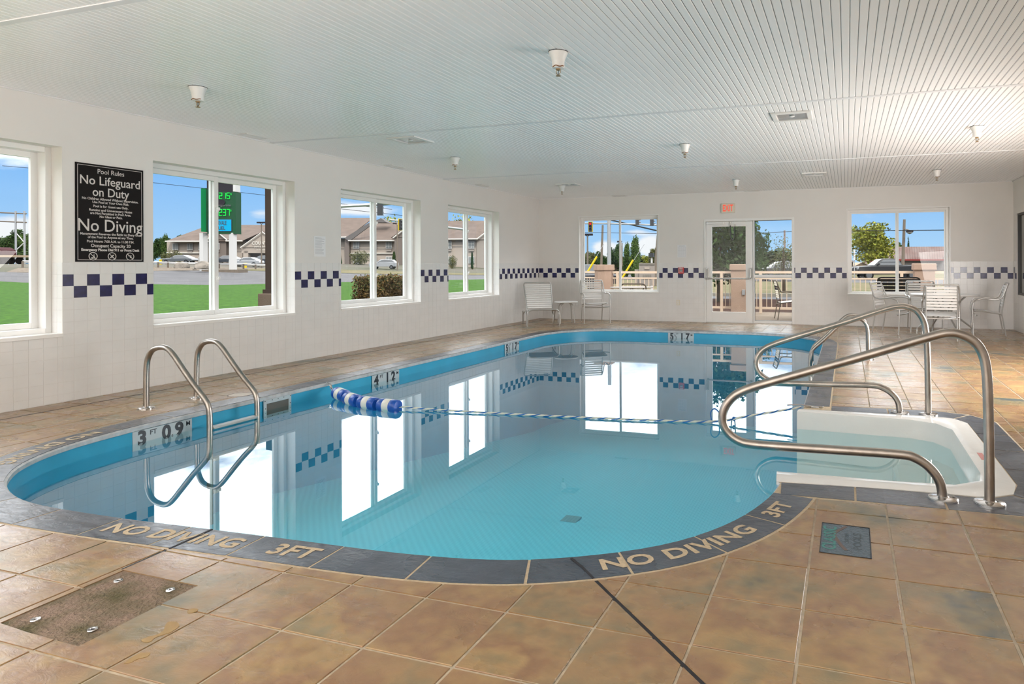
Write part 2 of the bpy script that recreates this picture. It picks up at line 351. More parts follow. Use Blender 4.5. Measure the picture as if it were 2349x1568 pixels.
# --- ceiling with grooved planks between seam strips
mb = MB(); mb.box(-TH, W + .3, NEAR - .3, .3, H + .006, H + .3)
ceiling = structure(mb.build('ceiling', M['ceilback']), 'white ceiling of narrow grooved planks')
SEAMS = [-3.945, -7.745, -11.545, -15.345]
PW = .0565
def plank_mesh(ln):
    q = MB(); w2 = PW / 2 - .0062; h2 = PW / 2 - .0022
    prof = [(-h2, .006), (-w2, 0), (w2, 0), (h2, .006)]
    q.add([(x, y, z) for y in (0, -ln) for x, z in prof], [(0,1,5,4),(1,2,6,5),(2,3,7,6),(0,3,2,1),(4,5,6,7)])
    return q.mesh('plank', M['ceil'])
sections = [(-.02, -3.92), (-3.97, -7.72), (-7.77, -11.52), (-11.57, -15.32), (-15.37, NEAR + .0)]
npl = int((W - .04) / PW); rest = []
for si, (ya, yb) in enumerate(sections):
    me = plank_mesh(ya - yb)
    for i in range(npl):
        x = .03 + PW * (i + .5)
        if si == 2 or (si == 1 and x > W - PW * (300 - npl)): link('plank', me, ceiling, (x, ya, H))
        else: rest.append((me, Matrix.Translation((x, ya, H))))
join_meshes('plank_field', rest, M['ceil'], ceiling, 'stuff')
for y in SEAMS:
    mb = MB(); mb.box(.02, W - .02, y - .026, y + .026, H - .006, H + .004); mb.build('seam_strip', M['seam'], ceiling, bevel=.003)
mb = MB(); mb.box(.0, .022, NEAR, 0, H - .008, H + .004).box(0, W, -.022, 0, H - .008, H + .004).box(W - .022, W, NEAR, 0, H - .008, H + .004)
structure(mb.build('trim_1', M['ceil']), 'thin white trim where ceiling meets the walls')

# --- glazed wall tile: each its own piece near the camera, the rest joined
PX, PZ = .1157, .1125
rows = []; z = TZ
while z > .012: rows.append((max(z - PZ, 0.002), z)); z -= PZ
TT = .0022
def tile_mesh(w_, h_, mat): 
    q = MB(); g = .0009; c = .0008
    q.add([(g, 0, g), (w_-g, 0, g), (w_-g, 0, h_-g), (g, 0, h_-g), (g+c, -TT, g+c), (w_-g-c, -TT, g+c), (w_-g-c, -TT, h_-g-c), (g+c, -TT, h_-g-c)],
          [(4,5,6,7), (0,1,5,4), (1,2,6,5), (2,3,7,6), (3,0,4,7)])
    return q.mesh('tile', mat)
_tm = {}
def tmesh(w_, h_, blue):
    k = (round(w_, 4), round(h_, 4), blue)
    if k not in _tm: _tm[k] = tile_mesh(w_, h_, M['bluetile'] if blue else M['tile'])
    return _tm[k]
def tile_wall(wall, side, spans, key, px, limit=300, skip=None):
    """spans: (start, end, first-full-joint, parity, zlow, zhigh); side L faces +x, B faces -y, R faces -x"""
    white = []; 
    for a, b, j0, par, zlo, zhi in spans:
        edges = [a]; x = j0
        while x - px > a + .012: x -= px
        while x < b - .008:
            if x > a + .008: edges.append(x)
            x += px
        edges.append(b)
        for i in range(len(edges) - 1):
            e0, e1 = edges[i], edges[i+1]; col = math.floor(((e0 + e1)/2 - j0) / px + 1e-6)
            for ri, (z0, z1) in enumerate(rows):
                if z0 < zlo - 1e-4:
                    if z1 <= zlo + .02: continue
                    z0 = zlo
                if z1 > zhi + 1e-4:
                    if z0 >= zhi - .02: continue
                    z1 = zhi
                blue = ri in (1, 2) and (col + ri + par) % 2 == 0
                w_, h_ = e1 - e0, z1 - z0; me = tmesh(w_, h_, blue)
                if side == 'L': mt = Matrix.Translation((0, e0, z0)) @ Matrix.Rotation(PI/2, 4, 'Z')
                elif side == 'B': mt = Matrix.Translation((e0, 0, z0))
                else: mt = Matrix.Translation((W, e1, z0)) @ Matrix.Rotation(-PI/2, 4, 'Z')
                if blue: o = link('checker_tile', me, wall); o.matrix_local = mt
                else: white.append((key((e0 + e1)/2, z0), me, mt))
    white.sort(key=lambda t: t[0])
    vis = [t for t in white if t[0] < 90][:limit]; far = white[len(vis):]
    for _, me, mt in vis: o = link('tile', me, wall); o.matrix_local = mt
    return [(me, mt) for _, me, mt in far]
def span_list(a0, a1, holes, joints, pars):
    out_ = []; cur = a0; k = 0
    for h0, h1, hz in holes:
        out_.append((cur, h0, joints[k], pars[k], 0, TZ)); out_.append((h0, h1, h0, 0, 0, hz)); cur = h1; k += 1
    out_.append((cur, a1, joints[k], pars[k], 0, TZ)); return out_
spl = span_list(NEAR, -.005, [(a, b, WIN_Z[0]) for a, b in LW], [-15.9, -12.74, -10.006, -7.246, -4.506, -1.775], [0, 0, 0, 0, 0, 1])
far = tile_wall(wall_left, 'L', spl, lambda a, z: (100 if (a < -11.2 or (a < -9.2 and a > -12 and False)) else 0) + math.hypot(7 - 0, a + 14.3), PX)
# tiled window reveals (jambs below the tile line)
jm = []
for a, b in LW:
    for zi, (z0, z1) in enumerate(rows):
        if z0 < WIN_Z[0] - .002:
            if z1 < WIN_Z[0] + .02: continue
            z0 = WIN_Z[0]
        for c in range(2):
            w_ = .0745; me = tmesh(w_, z1 - z0, False)
            jm.append((me, Matrix.Translation((-w_*(c+1) , b, z0)) ))                      # far jamb, faces -y
            jm.append((me, Matrix.Translation((-w_*c, a, z0)) @ Matrix.Rotation(PI, 4, 'Z')))
join_meshes('tile_field', far + jm, M['tile'], wall_left, 'stuff')
spb = span_list(.005, W - .005, [(BW[0][0], BW[0][1], .655), (DOOR[0], DOOR[1], 0), (BW[1][0], BW[1][1], .655)], [-.003, 3.07, 5.975, 9.016], [1, 1, 0, 0])
far = tile_wall(wall_back, 'B', spb, lambda a, z: math.hypot(a - 7, 14.3) + (30 if a < 3 else 0), .1178)
join_meshes('tile_field', far, M['tile'], wall_back, 'stuff')
far = tile_wall(wall_right, 'R', [(NEAR, RWIN[0], -4, 0, 0, TZ), (RWIN[0], RWIN[1], -3.2, 0, 0, .68), (RWIN[1], -.005, -.24, 0, 0, TZ)], lambda a, z: -a, PX, limit=60)
join_meshes('tile_field', far, M['tile'], wall_right, 'stuff')

# --- windows
def window_l(idx, a, b, label):
    t = thing('window_%d' % idx, label, None, (-.22, (a+b)/2, WIN_Z[0]), kind='structure'); z0, z1 = WIN_Z; m_ = (a+b)/2 + (-.03 if idx == 3 else .05)
    f = MB(); fw = .05
    f.box(-.33, -.15, a, a+fw, z0, z1).box(-.33, -.15, b-fw, b, z0, z1).box(-.33, -.15, a+fw, b-fw, z1-fw, z1).box(-.33, -.15, a+fw, b-fw, z0, z0+fw)
    f.build('window_frame', M['white'], t, world=True, bevel=.004)
    for (s0, s1, X) in ((a+fw, m_+.025, -.225), (m_-.035, b-fw, -.275)):
        s_ = MB(); w_ = .055
        s_.box(X-.018, X+.018, s0, s0+w_, z0+fw, z1-fw).box(X-.018, X+.018, s1-w_, s1, z0+fw, z1-fw).box(X-.018, X+.018, s0+w_, s1-w_, z1-fw-w_, z1-fw).box(X-.018, X+.018, s0+w_, s1-w_, z0+fw, z0+fw+w_)
        so = s_.build('sash', M['white'], t, world=True, bevel=.003)
        p = MB(); p.add([(X, s0+w_, z0+fw+w_), (X, s1-w_, z0+fw+w_), (X, s1-w_, z1-fw-w_), (X, s0+w_, z1-fw-w_)], [(0,1,2,3)]); p.build('pane', M['glass'], so, world=True)
    for zz in (1.12, 1.95):
        c = MB(); c.box(-.207, -.185, m_-.012, m_+.010, zz-.03, zz+.03).box(-.19, -.172, m_-.006, m_+.02, zz-.006, zz+.03); c.build('latch', M['white'], t, world=True, bevel=.003)
    s_ = MB(); s_.box(-.15, .012, a-.0, b+.0, z0-.03, z0+.004); s_.build('window_sill', M['sill'], t, world=True, bevel=.003)
names = ['window nearest the viewpoint, beyond the frame edge', 'window beside the black pool rules sign, showing the red truck', 'window showing the green fuel price sign', 'window showing the clipped brown hedge', 'window closest to the far corner']
for i, ((a, b), nm) in enumerate(zip(LW, names)): window_l(i + 1, a, b, 'white sliding ' + nm)
def window_b(idx, a, b, label):
    z0, z1 = .655, 2.39; t = thing('window_%d' % idx, label, None, ((a+b)/2, .12, z0), kind='structure'); m_ = (a+b)/2
    f = MB(); fw = .05
    f.box(a, a+fw, .09, .20, z0, z1).box(b-fw, b, .09, .20, z0, z1).box(a+fw, b-fw, .09, .20, z1-fw, z1).box(a+fw, b-fw, .09, .20, z0, z0+.03)
    f.build('window_frame', M['white'], t, world=True, bevel=.004)
    for s0, s1, Y in ((a+fw, m_+.03, .13), (m_-.03, b-fw, .165)):
        s_ = MB(); w_ = .03
        s_.box(s0, s0+w_, Y-.015, Y+.015, z0+.03, z1-fw).box(s1-w_, s1, Y-.015, Y+.015, z0+.03, z1-fw).box(s0+w_, s1-w_, Y-.015, Y+.015, z1-fw-w_, z1-fw).box(s0+w_, s1-w_, Y-.015, Y+.015, z0+.03, z0+.03+w_*.6)
        so = s_.build('sash', M['white'], t, world=True, bevel=.003)
        p = MB(); p.add([(s0+w_, Y, z0+.048), (s1-w_, Y, z0+.048), (s1-w_, Y, z1-fw-w_), (s0+w_, Y, z1-fw-w_)], [(0,1,2,3)]); p.build('pane', M['glass'], so, world=True)
    s_ = MB(); s_.box(a-.01, b+.01, -.012, .09, z0-.025, z0+.004); s_.build('window_sill', M['sill'], t, world=True, bevel=.003)
    s_ = MB(); s_.box(a-.02, a, -.008, 0, z0, z1+.02).box(b, b+.02, -.008, 0, z0, z1+.02).box(a, b, -.008, 0, z1, z1+.02); s_.build('casing', M['white'], t, world=True)
window_b(6, *BW[0], 'white sliding window behind the low lounge chair')
window_b(7, *BW[1], 'white sliding window behind the round table')
# interior window of the right wall, dark
t = thing('window_8', 'black framed interior window in the right hand wall', None, (W, -1.7, .68), kind='structure')
a, b, z0, z1 = RWIN
f = MB(); f.box(W+.02, W+.10, a, a+.04, z0, z1).box(W+.02, W+.10, b-.04, b, z0, z1).box(W+.02, W+.10, a, b, z1-.04, z1).box(W+.02, W+.10, a, b, z0, z0+.04); f.build('window_frame', M['black'], t, world=True)
p = MB(); p.box(W+.05, W+.06, a+.03, b-.03, z0+.03, z1-.03); p.build('pane', M['lobbyglass'], t, world=True)

# --- door
x0, x1, dz = DOOR
d = thing('door_1', 'white framed glass exit door with a push bar and sidelight', None, (x0, .03, 0), kind='structure')
f = MB(); Y0, Y1 = .0, .11
f.box(x0, 4.06, Y0-.012, Y1, 0, dz).box(5.905, x1, Y0-.012, Y1, 0, dz).box(4.06, 5.905, Y0-.012, Y1, 2.215, dz).box(5.09, 5.12, Y0-.005, Y1, 0, 2.215)
f.box(5.12, 5.905, Y0+.01, Y1-.02, 0, .058).box(5.12, 5.905, Y0+.02, Y1-.03, .985, 1.045)
f.build('door_frame', M['white'], d, world=True, bevel=.003)
f = MB(); f.box(5.12, 5.905, .05, .056, .058, .985).box(5.12, 5.905, .05, .056, 1.045, 2.215); f.build('sidelight_pane', M['glass'], d, world=True)
f = MB(); f.box(5.117, 5.124, .025, .075, .058, .985).box(5.90, 5.907, .025, .075, .058, .985).box(5.12, 5.905, .025, .075, .055, .064).box(5.12, 5.905, .025, .075, .978, .988).box(5.117, 5.124, .025, .075, 1.045, 2.215).box(5.12, 5.905, .025, .075, 2.208, 2.217)
f.build('gasket', M['black'], d, world=True)
lf = MB(); lf.box(4.065, 4.19, .015, .06, .008, 2.205).box(4.93, 5.085, .015, .06, .008, 2.205).box(4.19, 4.93, .015, .06, .008, .233).box(4.19, 4.93, .015, .06, 2.10, 2.205)
leaf = lf.build('door_leaf', M['white'], d, world=True, bevel=.003)
p = MB(); p.box(4.19, 4.93, .034, .040, .233, 2.10); p.build('pane', M['glass'], leaf, world=True)
p = MB(); p.tube(fillet([(4.10, 0, 1.19), (4.075, -.07, 1.19), (4.075, -.09, .99), (4.12, -.10, .965)], .03), .011, 8).tube([(4.10, -.10, .965), (5.02, -.10, .965)], .016, 10).tube(fillet([(5.03, -.10, .965), (5.06, -.09, .99), (5.06, -.07, 1.19), (5.03, 0, 1.19)], .03), .011, 8)
p.box(4.075, 4.12, -.012, .015, .94, 1.2).box(5.02, 5.065, -.012, .015, .94, 1.2)
p.build('push_bar', M['alu'], leaf, smooth=True, world=True)
p = MB(); p.box(4.08, 4.46, -.05, .0, 2.155, 2.20); p.tube([(4.38, -.06, 2.15), (4.25, -.13, 2.14), (4.45, -.05, 2.105)], .008, 6); p.build('door_closer', M['white'], leaf, world=True, bevel=.004)
p = MB(); p.tube(smooth_path([(4.60, .006, 2.14), (4.605, -.01, 2.02), (4.615, -.015, 1.86), (4.65, -.02, 1.80), (4.685, -.015, 1.86), (4.695, -.01, 2.02), (4.70, .006, 2.12)], 5), .012, 8); p.build('cord_loop', M['black'], leaf, smooth=True, world=True)
p = MB(); p.box(4.575, 4.63, -.012, .012, 2.185, 2.20).box(4.59, 4.615, -.015, .012, 2.12, 2.19).box(4.685, 4.715, -.012, .012, 2.10, 2.15); p.build('hook', M['alu'], leaf, world=True)
p = MB(); p.box(4.06, 5.9, -.02, .12, -.006, .012); p.build('threshold', M['alu'], d, world=True)

# ------------------------------------------------------------------ pool outline
def _pool_base(nseg=10, narc=14):
    """pool edge, counter-clockwise from the window side: surveyed near end, round far corners"""
    near = [(1.594, -10.36), (1.604, -10.56), (1.634, -10.80), (1.676, -11.03), (1.765, -11.27), (1.90, -11.48), (2.06, -11.64), (2.30, -11.80), (2.62, -11.92), (2.95, -11.97), (3.53, -11.967), (4.09, -11.937), (4.62, -11.91), (5.02, -11.892),
            (5.314, -11.862), (5.512, -11.827), (5.704, -11.768), (5.931, -11.655), (6.135, -11.515), (6.285, -11.37), (6.417, -11.181), (6.512, -10.985), (6.580, -10.777), (6.622, -10.59), (6.645, -10.40)]
    pts = [(p.x, p.y) for p in smooth_path([(*q, 0) for q in near], 4)]
    X0, X1, Y1_, r = 1.60, 6.65, -1.96, 1.38
    def arc(cx, cy, a0):
        for k in range(narc + 1):
            a_ = math.radians(a0 + 90 * k / narc); q = .04 * math.sin(2 * (a_ - math.radians(a0)))**2
            pts.append((cx + (r + q) * math.cos(a_), cy + (r + q) * math.sin(a_)))
    def seg(p, q, n_):
        for k in range(1, n_): pts.append((p[0] + (q[0]-p[0])*k/n_, p[1] + (q[1]-p[1])*k/n_))
    seg((6.645, -10.40), (X1, Y1_ - r), nseg * 5); arc(X1 - r, Y1_ - r, 0); seg((X1 - r, Y1_), (X0 + r, Y1_), nseg)
    arc(X0 + r, Y1_ - r, 90); seg((X0, Y1_ - r), (1.594, -10.36), nseg * 4)
    return pts
_BASE = _pool_base()
def pool_pts(dist):
    n_ = len(_BASE); out_ = []
    for k in range(n_):
        a_, b_ = Vector(_BASE[k-1]), Vector(_BASE[(k+1) % n_]); d_ = (b_ - a_).normalized(); out_.append((_BASE[k][0] + d_.y*dist, _BASE[k][1] - d_.x*dist))
    return out_
IN = pool_pts(0); CW = .215
OUT = pool_pts(CW)
ALC = [(6.64, -8.40), (7.66, -8.34), (7.84, -8.38), (7.92, -8.52), (7.93, -10.06), (7.88, -10.24), (7.74, -10.34), (7.3, -10.345), (6.62, -10.40)]       # fibreglass entry, outer edge
ALO = [(6.865, -8.18), (7.70, -8.11), (7.97, -8.18), (8.14, -8.42), (8.15, -10.15), (8.08, -10.40), (7.90, -10.57), (7.3, -10.585), (6.865, -10.62)]  # its slate border
def inside(p, poly):
    c = False; n_ = len(poly); x, y = p
    for i in range(n_):
        x1_, y1_ = poly[i]; x2_, y2_ = poly[i-1]
        if (y1_ > y) != (y2_ > y) and x < (x2_-x1_)*(y-y1_)/(y2_-y1_) + x1_: c = not c
    return c
GR = .016
PATCH = [(4.125, -12.372), (4.55, -12.378), (4.56, -12.815), (4.30, -12.81), (4.13, -12.80)]
PLAQ = [(6.893, -10.967), (7.111, -10.972), (7.109, -11.319), (6.893, -11.317)]
EX1 = [(5.994, -11.81), (6.60, -12.378), (7.4, -13.131), (8.0, -13.697)]
def ribbon(path, w_):
    l_, r_ = [], []
    for i, p in enumerate(path):
        a_ = Vector(path[max(i-1, 0)]); b_ = Vector(path[min(i+1, len(path)-1)]); d_ = (b_ - a_).normalized(); nn = Vector((-d_.y, d_.x)) * w_ / 2
        l_.append((p[0]+nn.x, p[1]+nn.y)); r_.append((p[0]-nn.x, p[1]-nn.y))
    return l_ + r_[::-1]
EXP1 = ribbon(EX1, .016); EXP2 = ribbon([(4.100, -12.16), (4.108, -12.37)], .016)
SKIM = [(1.30 + .115*math.cos(2*PI*k/20), -9.33 + .115*math.sin(2*PI*k/20)) for k in range(20)]
HOLES = [pool_pts(CW + GR), [(x + (GR if x > 7.5 else 0), y + (GR if y > -9 else -GR)) for x, y in ALO] + [(6.5, -10.6), (6.5, -8.2)], PATCH, PLAQ, EXP1, EXP2, SKIM]
def cdt(outer, holes):
    """triangles of a convex outer polygon minus holes"""
    vs = [Vector(p) for p in outer]; es = [(i, (i+1) % len(outer)) for i in range(len(outer))]
    bx0 = min(p[0] for p in outer); bx1 = max(p[0] for p in outer); by0 = min(p[1] for p in outer); by1 = max(p[1] for p in outer)
    for h in holes:
        for i in range(len(h)):
            p, q = h[i], h[(i+1) % len(h)]
            if max(p[0], q[0]) < bx0 or min(p[0], q[0]) > bx1 or max(p[1], q[1]) < by0 or min(p[1], q[1]) > by1: continue
            es.append((len(vs), len(vs)+1)); vs += [Vector(p), Vector(q)]
    r_ = delaunay_2d_cdt(vs, es, [], 0, 1e-5)
    tri = []
    for f_ in r_[2]:
        c = sum((r_[0][i] for i in f_), Vector((0, 0))) / len(f_)
        if inside(c, outer) and not any(inside(c, h) for h in holes): tri.append(f_)
    return r_[0], tri
# floor: joint bed with holes for the pool, and a tile in each cell
FH = [pool_pts(.02), [(x, y) for x, y in ALC] + [(6.5, -10.38), (6.5, -8.42)]]
vs, tr_ = cdt([(-.02, NEAR), (W+.02, NEAR), (W+.02, .02), (-.02, .02)], FH)
mb = MB(); mb.add([(v.x, v.y, -.004) for v in vs], tr_)
floor = structure(mb.build('floor', M['fgrout']), 'wet stamped concrete pool deck scored into tan tiles')
T_T = .0; JW = .011; PXF, PYF = .345, .347; XO, YO = 4.785, -11.49
def tile_obj_mesh(poly_v, tris):
    """top faces + skirt"""
    from collections import Counter
    ec = Counter()
    for t_ in tris:
        for i in range(len(t_)): ec[tuple(sorted((t_[i], t_[(i+1) % len(t_)])))] += 1
    q = MB(); used = sorted({i for t_ in tris for i in t_}); ix = {u: k for k, u in enumerate(used)}; n_ = len(used)
    vv = [(poly_v[u][0], poly_v[u][1], 0) for u in used] + [(poly_v[u][0], poly_v[u][1], -.005) for u in used]
    ff = [tuple(ix[i] for i in t_) for t_ in tris]
    for (a_, b_), c_ in ec.items():
        if c_ == 1: ff.append((ix[a_], ix[b_], n_+ix[b_], n_+ix[a_]))
    q.add(vv, ff); return q
cells = []
i0 = math.floor((0 - XO)/PXF) ; i1 = math.ceil((W - XO)/PXF); j0 = math.floor((NEAR - YO)/PYF); j1 = math.ceil((0 - YO)/PYF)
q = MB(); hx, hy = (PXF-JW)/2, (PYF-JW)/2; c = .0018
q.add([(-hx, -hy, -.005), (hx, -hy, -.005), (hx, hy, -.005), (-hx, hy, -.005), (-hx, -hy, -c), (hx, -hy, -c), (hx, hy, -c), (-hx, hy, -c), (-hx+c, -hy+c, 0), (hx-c, -hy+c, 0), (hx-c, hy-c, 0), (-hx+c, hy-c, 0)],
      [(8,9,10,11)] + [(a_, (a_+1) % 4, 4+(a_+1) % 4, 4+a_) for a_ in range(4)] + [(4+a_, 4+(a_+1) % 4, 8+(a_+1) % 4, 8+a_) for a_ in range(4)])
full_tile = q.mesh('floor_tile', M['floortile'])
def hole_hits(x0_, x1_, y0_, y1_):
    out_ = []
    for h in HOLES:
        hit_ = any(x0_ < p[0] < x1_ and y0_ < p[1] < y1_ for p in h) or any(inside(p, h) for p in ((x0_, y0_), (x1_, y0_), (x1_, y1_), (x0_, y1_), ((x0_+x1_)/2, (y0_+y1_)/2)))
        if not hit_:
            for k in range(len(h)):
                p, q_ = Vector(h[k]), Vector(h[(k+1) % len(h)])
                for s in range(1, 12):
                    u = p.lerp(q_, s/12)
                    if x0_ < u.x < x1_ and y0_ < u.y < y1_: hit_ = True; break
                if hit_: break
        if hit_: out_.append(h)
    return out_
for i in range(i0, i1 + 1):
    for j in range(j0, j1 + 1):
        a0_, a1_ = XO + PXF*i + JW/2, XO + PXF*(i+1) - JW/2; b0_, b1_ = YO + PYF*j + JW/2, YO + PYF*(j+1) - JW/2
        if a1_ < .03 or a0_ > W - .03 or b1_ < NEAR + .03 or b0_ > -.03: continue
        ca0, ca1, cb0, cb1 = max(a0_, .002), min(a1_, W-.002), max(b0_, NEAR), min(b1_, -.002)
        hs = hole_hits(ca0, ca1, cb0, cb1); cx, cy = (ca0+ca1)/2, (cb0+cb1)/2
        clipped = (ca0, ca1, cb0, cb1) != (a0_, a1_, b0_, b1_)
        if not hs and not clipped: cells.append((cx, cy, full_tile, Matrix.Translation((cx, cy, 0)))); continue
        vs, tr_ = cdt([(ca0, cb0), (ca1, cb0), (ca1, cb1), (ca0, cb1)], hs)
        if not tr_: continue
        me = tile_obj_mesh([(v.x, v.y) for v in vs], tr_).mesh('floor_tile', M['floortile']); cells.append((cx, cy, me, Matrix.Identity(4)))
def seen_key(c_):
    d_ = Vector((c_[0], c_[1], 0)) - CAM; f_ = d_.dot(FW); r_ = d_.dot(RT)
    if f_ < .5: return 999
    u = FPX*r_/f_; v = FPX*1.27/f_
    if u < -1449-60 or u > 900+60 or v > 960+60: return 500
    return f_
cells.sort(key=seen_key)
for cx, cy, me, mt in cells[:300]: o = link('floor_tile', me, floor); o.matrix_local = mt
join_meshes('floor_tile_field', [(me, mt) for _, _, me, mt in cells[300:]], M['floortile'], floor, 'stuff')
# black expansion joints, bare patch bed, plaque bed
mb = MB(); mb.prism(EXP1, -.0045, -.0022).prism(EXP2, -.0045, -.0022)
mb.build('expansion_joint', M['dark'], floor)
mb = MB(); mb.prism(ribbon([(5.872, -11.703), (5.953, -11.770), (6.03, -11.845)], .011), -.002, .0012); mb.build('expansion_joint', M['dark'], floor)
mb = MB(); mb.prism(ribbon([(4.088, -11.936), (4.105, -12.16)], .011), -.002, .0012); mb.build('expansion_joint', M['dark'], floor)
mb = MB(); mb.prism([(.30, -15.9), (.318, -15.9), (.318, -.3), (.30, -.3)], -.004, .0006); mb.build('gutter_joint', M['dark'], floor)

# --- swimming pool
pool = thing('swimming_pool', 'indoor pool of turquoise liner with rounded corners and slate coping', 'pool', (4.1, -7, 0))
n_ = len(IN)
def in_alc(p): return p[0] > 6.6 and -10.44 < p[1] < -8.36
mb = MB(); bot = -1.75
fz = lambda y: -.95 - .8 * min(1, max(0, (y + 9.5) / 6.0))
vs_ = []; fs_ = []
for k, (x, y) in enumerate(IN): vs_ += [(x, y, -.035), (x, y, -.5), (x, y, fz(y) + .0)]
for k in range(n_):
    j = (k+1) % n_
    if in_alc(IN[k]) and in_alc(IN[j]): 
        fs_ += [(k*3+1, j*3+1, j*3+2, k*3+2)] if False else []
    else: fs_ += [(k*3, j*3, j*3+1, k*3+1), (k*3+1, j*3+1, j*3+2, k*3+2)]
mb.add(vs_, fs_); mb.build('pool_wall', M['liner'], pool, smooth=True, world=True)
mb = MB(); row = []
ys = [-11.95 + .5*k for k in range(21)]
mb.add([(x, y, fz(y)) for y in ys for x in (1.55, 6.70)], [(2*k, 2*k+1, 2*k+3, 2*k+2) for k in range(20)]); mb.build('pool_floor', M['poolfloor'], pool, smooth=True, world=True)
# grey rim under the coping lip
mb = MB(); rin = pool_pts(-.012); rin2 = pool_pts(.03)
vs_ = []; fs_ = []
for k in range(n_): vs_ += [(*rin2[k], -.006), (*IN[k], -.004), (*rin[k], -.014), (*rin[k], -.04), (*IN[k], -.046)]
for k in range(n_):
    j = (k+1) % n_
    if not (in_alc(IN[k]) and in_alc(IN[j])): fs_ += [(k*5+a_, j*5+a_, j*5+a_+1, k*5+a_+1) for a_ in range(4)]
mb.add(vs_, fs_); mb.build('rim', M['rim'], pool, smooth=True, world=True)
# coping stones set on a sand coloured joint bed
mb = MB(); vs_ = []; fs_ = []; o2 = pool_pts(CW + GR + .001)
for k in range(n_): vs_ += [(*IN[k], -.0025), (*o2[k], -.0015)]
for k in range(n_):
    j = (k+1) % n_
    if not (in_alc(IN[k]) and in_alc(IN[j])): fs_.append((2*k, 2*j, 2*j+1, 2*k+1))
mb.add(vs_, fs_)
ALJ = [(6.5, -8.38)] + ALC + [(6.5, -10.42)]
ALM = [(x + (GR if x > 7.5 else 0), y + (GR if y > -9 else -GR)) for x, y in ALO]
mb.add([(*p, -.0025) for p in ALC] + [(*p, -.0015) for p in ALM], [(k, k+1, len(ALC)+k+1, len(ALC)+k) for k in range(len(ALC)-1)])
mb.build('joint_bed', M['sand'], pool, world=True)
cum = [0]
for k in range(1, n_ + 1): cum.append(cum[-1] + math.dist(IN[k-1], IN[k % n_]))
def ring_at(pts, s):
    s %= cum[-1]
    import bisect
    k = max(0, bisect.bisect_right(cum, s) - 1); k = min(k, n_-1); t_ = (s - cum[k]) / max(1e-9, cum[k+1]-cum[k])
    a_, b_ = pts[k], pts[(k+1) % n_]; return (a_[0] + (b_[0]-a_[0])*t_, a_[1] + (b_[1]-a_[1])*t_)
def s_near(p): return cum[min(range(n_), key=lambda k: math.dist(IN[k], p))]
fine = [(math.dist(ring_at(IN, s/200), (5.705, -11.77)), s/200) for s in range(int(cum[-1]*200))]
s0 = min(fine)[1]
s_end = min((math.dist(ring_at(IN, s/200), (6.65, -10.60)), s/200) for s in range(int(cum[-1]*200)))[1]
s_start = min((math.dist(ring_at(IN, s/200), (6.65, -8.20)), s/200) for s in range(int(cum[-1]*200)))[1]
def stone(sa, sb, g=.0055):
    q = MB(); mcount = max(2, int((sb-sa)/.08)); ii, oo = [], []
    for k in range(mcount + 1):
        s = sa + g + (sb - sa - 2*g)*k/mcount; ii.append(ring_at(IN, s)); oo.append(ring_at(OUT, s))
    m1 = mcount + 1; vs2 = [(*p, -.001) for p in ii] + [(*p, -.0) for p in oo] + [(*p, -.006) for p in ii] + [(*p, -.006) for p in oo]
    ff = []
    for k in range(mcount): ff += [(k, k+1, m1+k+1, m1+k), (k, k+1, 2*m1+k+1, 2*m1+k), (m1+k, m1+k+1, 3*m1+k+1, 3*m1+k)]
    ff += [(0, m1, 3*m1, 2*m1), (mcount, m1+mcount, 3*m1+mcount, 2*m1+mcount)]
    q.add(vs2, ff); return q.build('coping_stone', M['coping'], pool, world=True)
# forward from s0 to the entry, then from the entry round the far side back to s0
joints = [s0]; d_total = s_end - s0; nst = round(d_total/.40)
for k in range(1, nst): joints.append(s0 + d_total*k/nst)
joints.append(s_end)
for a_, b_ in zip(joints, joints[1:]): stone(a_, b_)
d2 = (s0 - s_start) % cum[-1]; nst = round(d2/.437)
for k in range(nst): stone(s_start + d2*k/nst, s_start + d2*(k+1)/nst)
# slate border of the entry
def lerp2(a_, b_, t_): return (a_[0]+(b_[0]-a_[0])*t_, a_[1]+(b_[1]-a_[1])*t_)
segs = [[(6.87, 6.62), (7.05, 7.50)]]
def border(pin, pout, g=.005):
    q = MB(); k = len(pin); vs2 = [(*p, 0) for p in pin] + [(*p, 0) for p in pout] + [(*p, -.006) for p in pin] + [(*p, -.006) for p in pout]
    ff = [(i, i+1, k+i+1, k+i) for i in range(k-1)] + [(i, i+1, 2*k+i+1, 2*k+i) for i in range(k-1)] + [(k+i, k+i+1, 3*k+i+1, 3*k+i) for i in range(k-1)] + [(0, k, 3*k, 2*k), (k-1, 2*k-1, 4*k-1, 3*k-1)]
    q.add(vs2, ff); return q.build('coping_stone', M['coping'], pool, world=True)
yi = -10.352; yo = -10.60
border([(6.645, -10.415), (7.046, -10.37)], [(6.66, -10.612), (7.046, -10.598)])
border([(7.058, -10.368), (7.3, -10.352), (7.498, -10.352)], [(7.058, -10.597), (7.3, -10.588), (7.498, -10.585)])
border([(7.51, -10.352), (7.745, -10.35), (7.87, -10.26)], [(7.51, -10.585), (7.90, -10.573), (8.07, -10.44)])
border([(7.877, -10.247), (7.938, -10.06), (7.938, -9.75)], [(8.08, -10.42), (8.15, -10.15), (8.15, -9.75)])
border([(7.938, -9.738), (7.935, -9.30)], [(8.15, -9.738), (8.147, -9.30)])
border([(7.935, -9.288), (7.93, -8.85)], [(8.147, -9.288), (8.143, -8.85)])
border([(7.93, -8.838), (7.926, -8.52), (7.85, -8.375)], [(8.143, -8.838), (8.14, -8.42), (7.99, -8.20)])
border([(7.838, -8.365), (7.66, -8.332), (7.35, -8.345)], [(7.975, -8.19), (7.70, -8.11), (7.35, -8.14)])
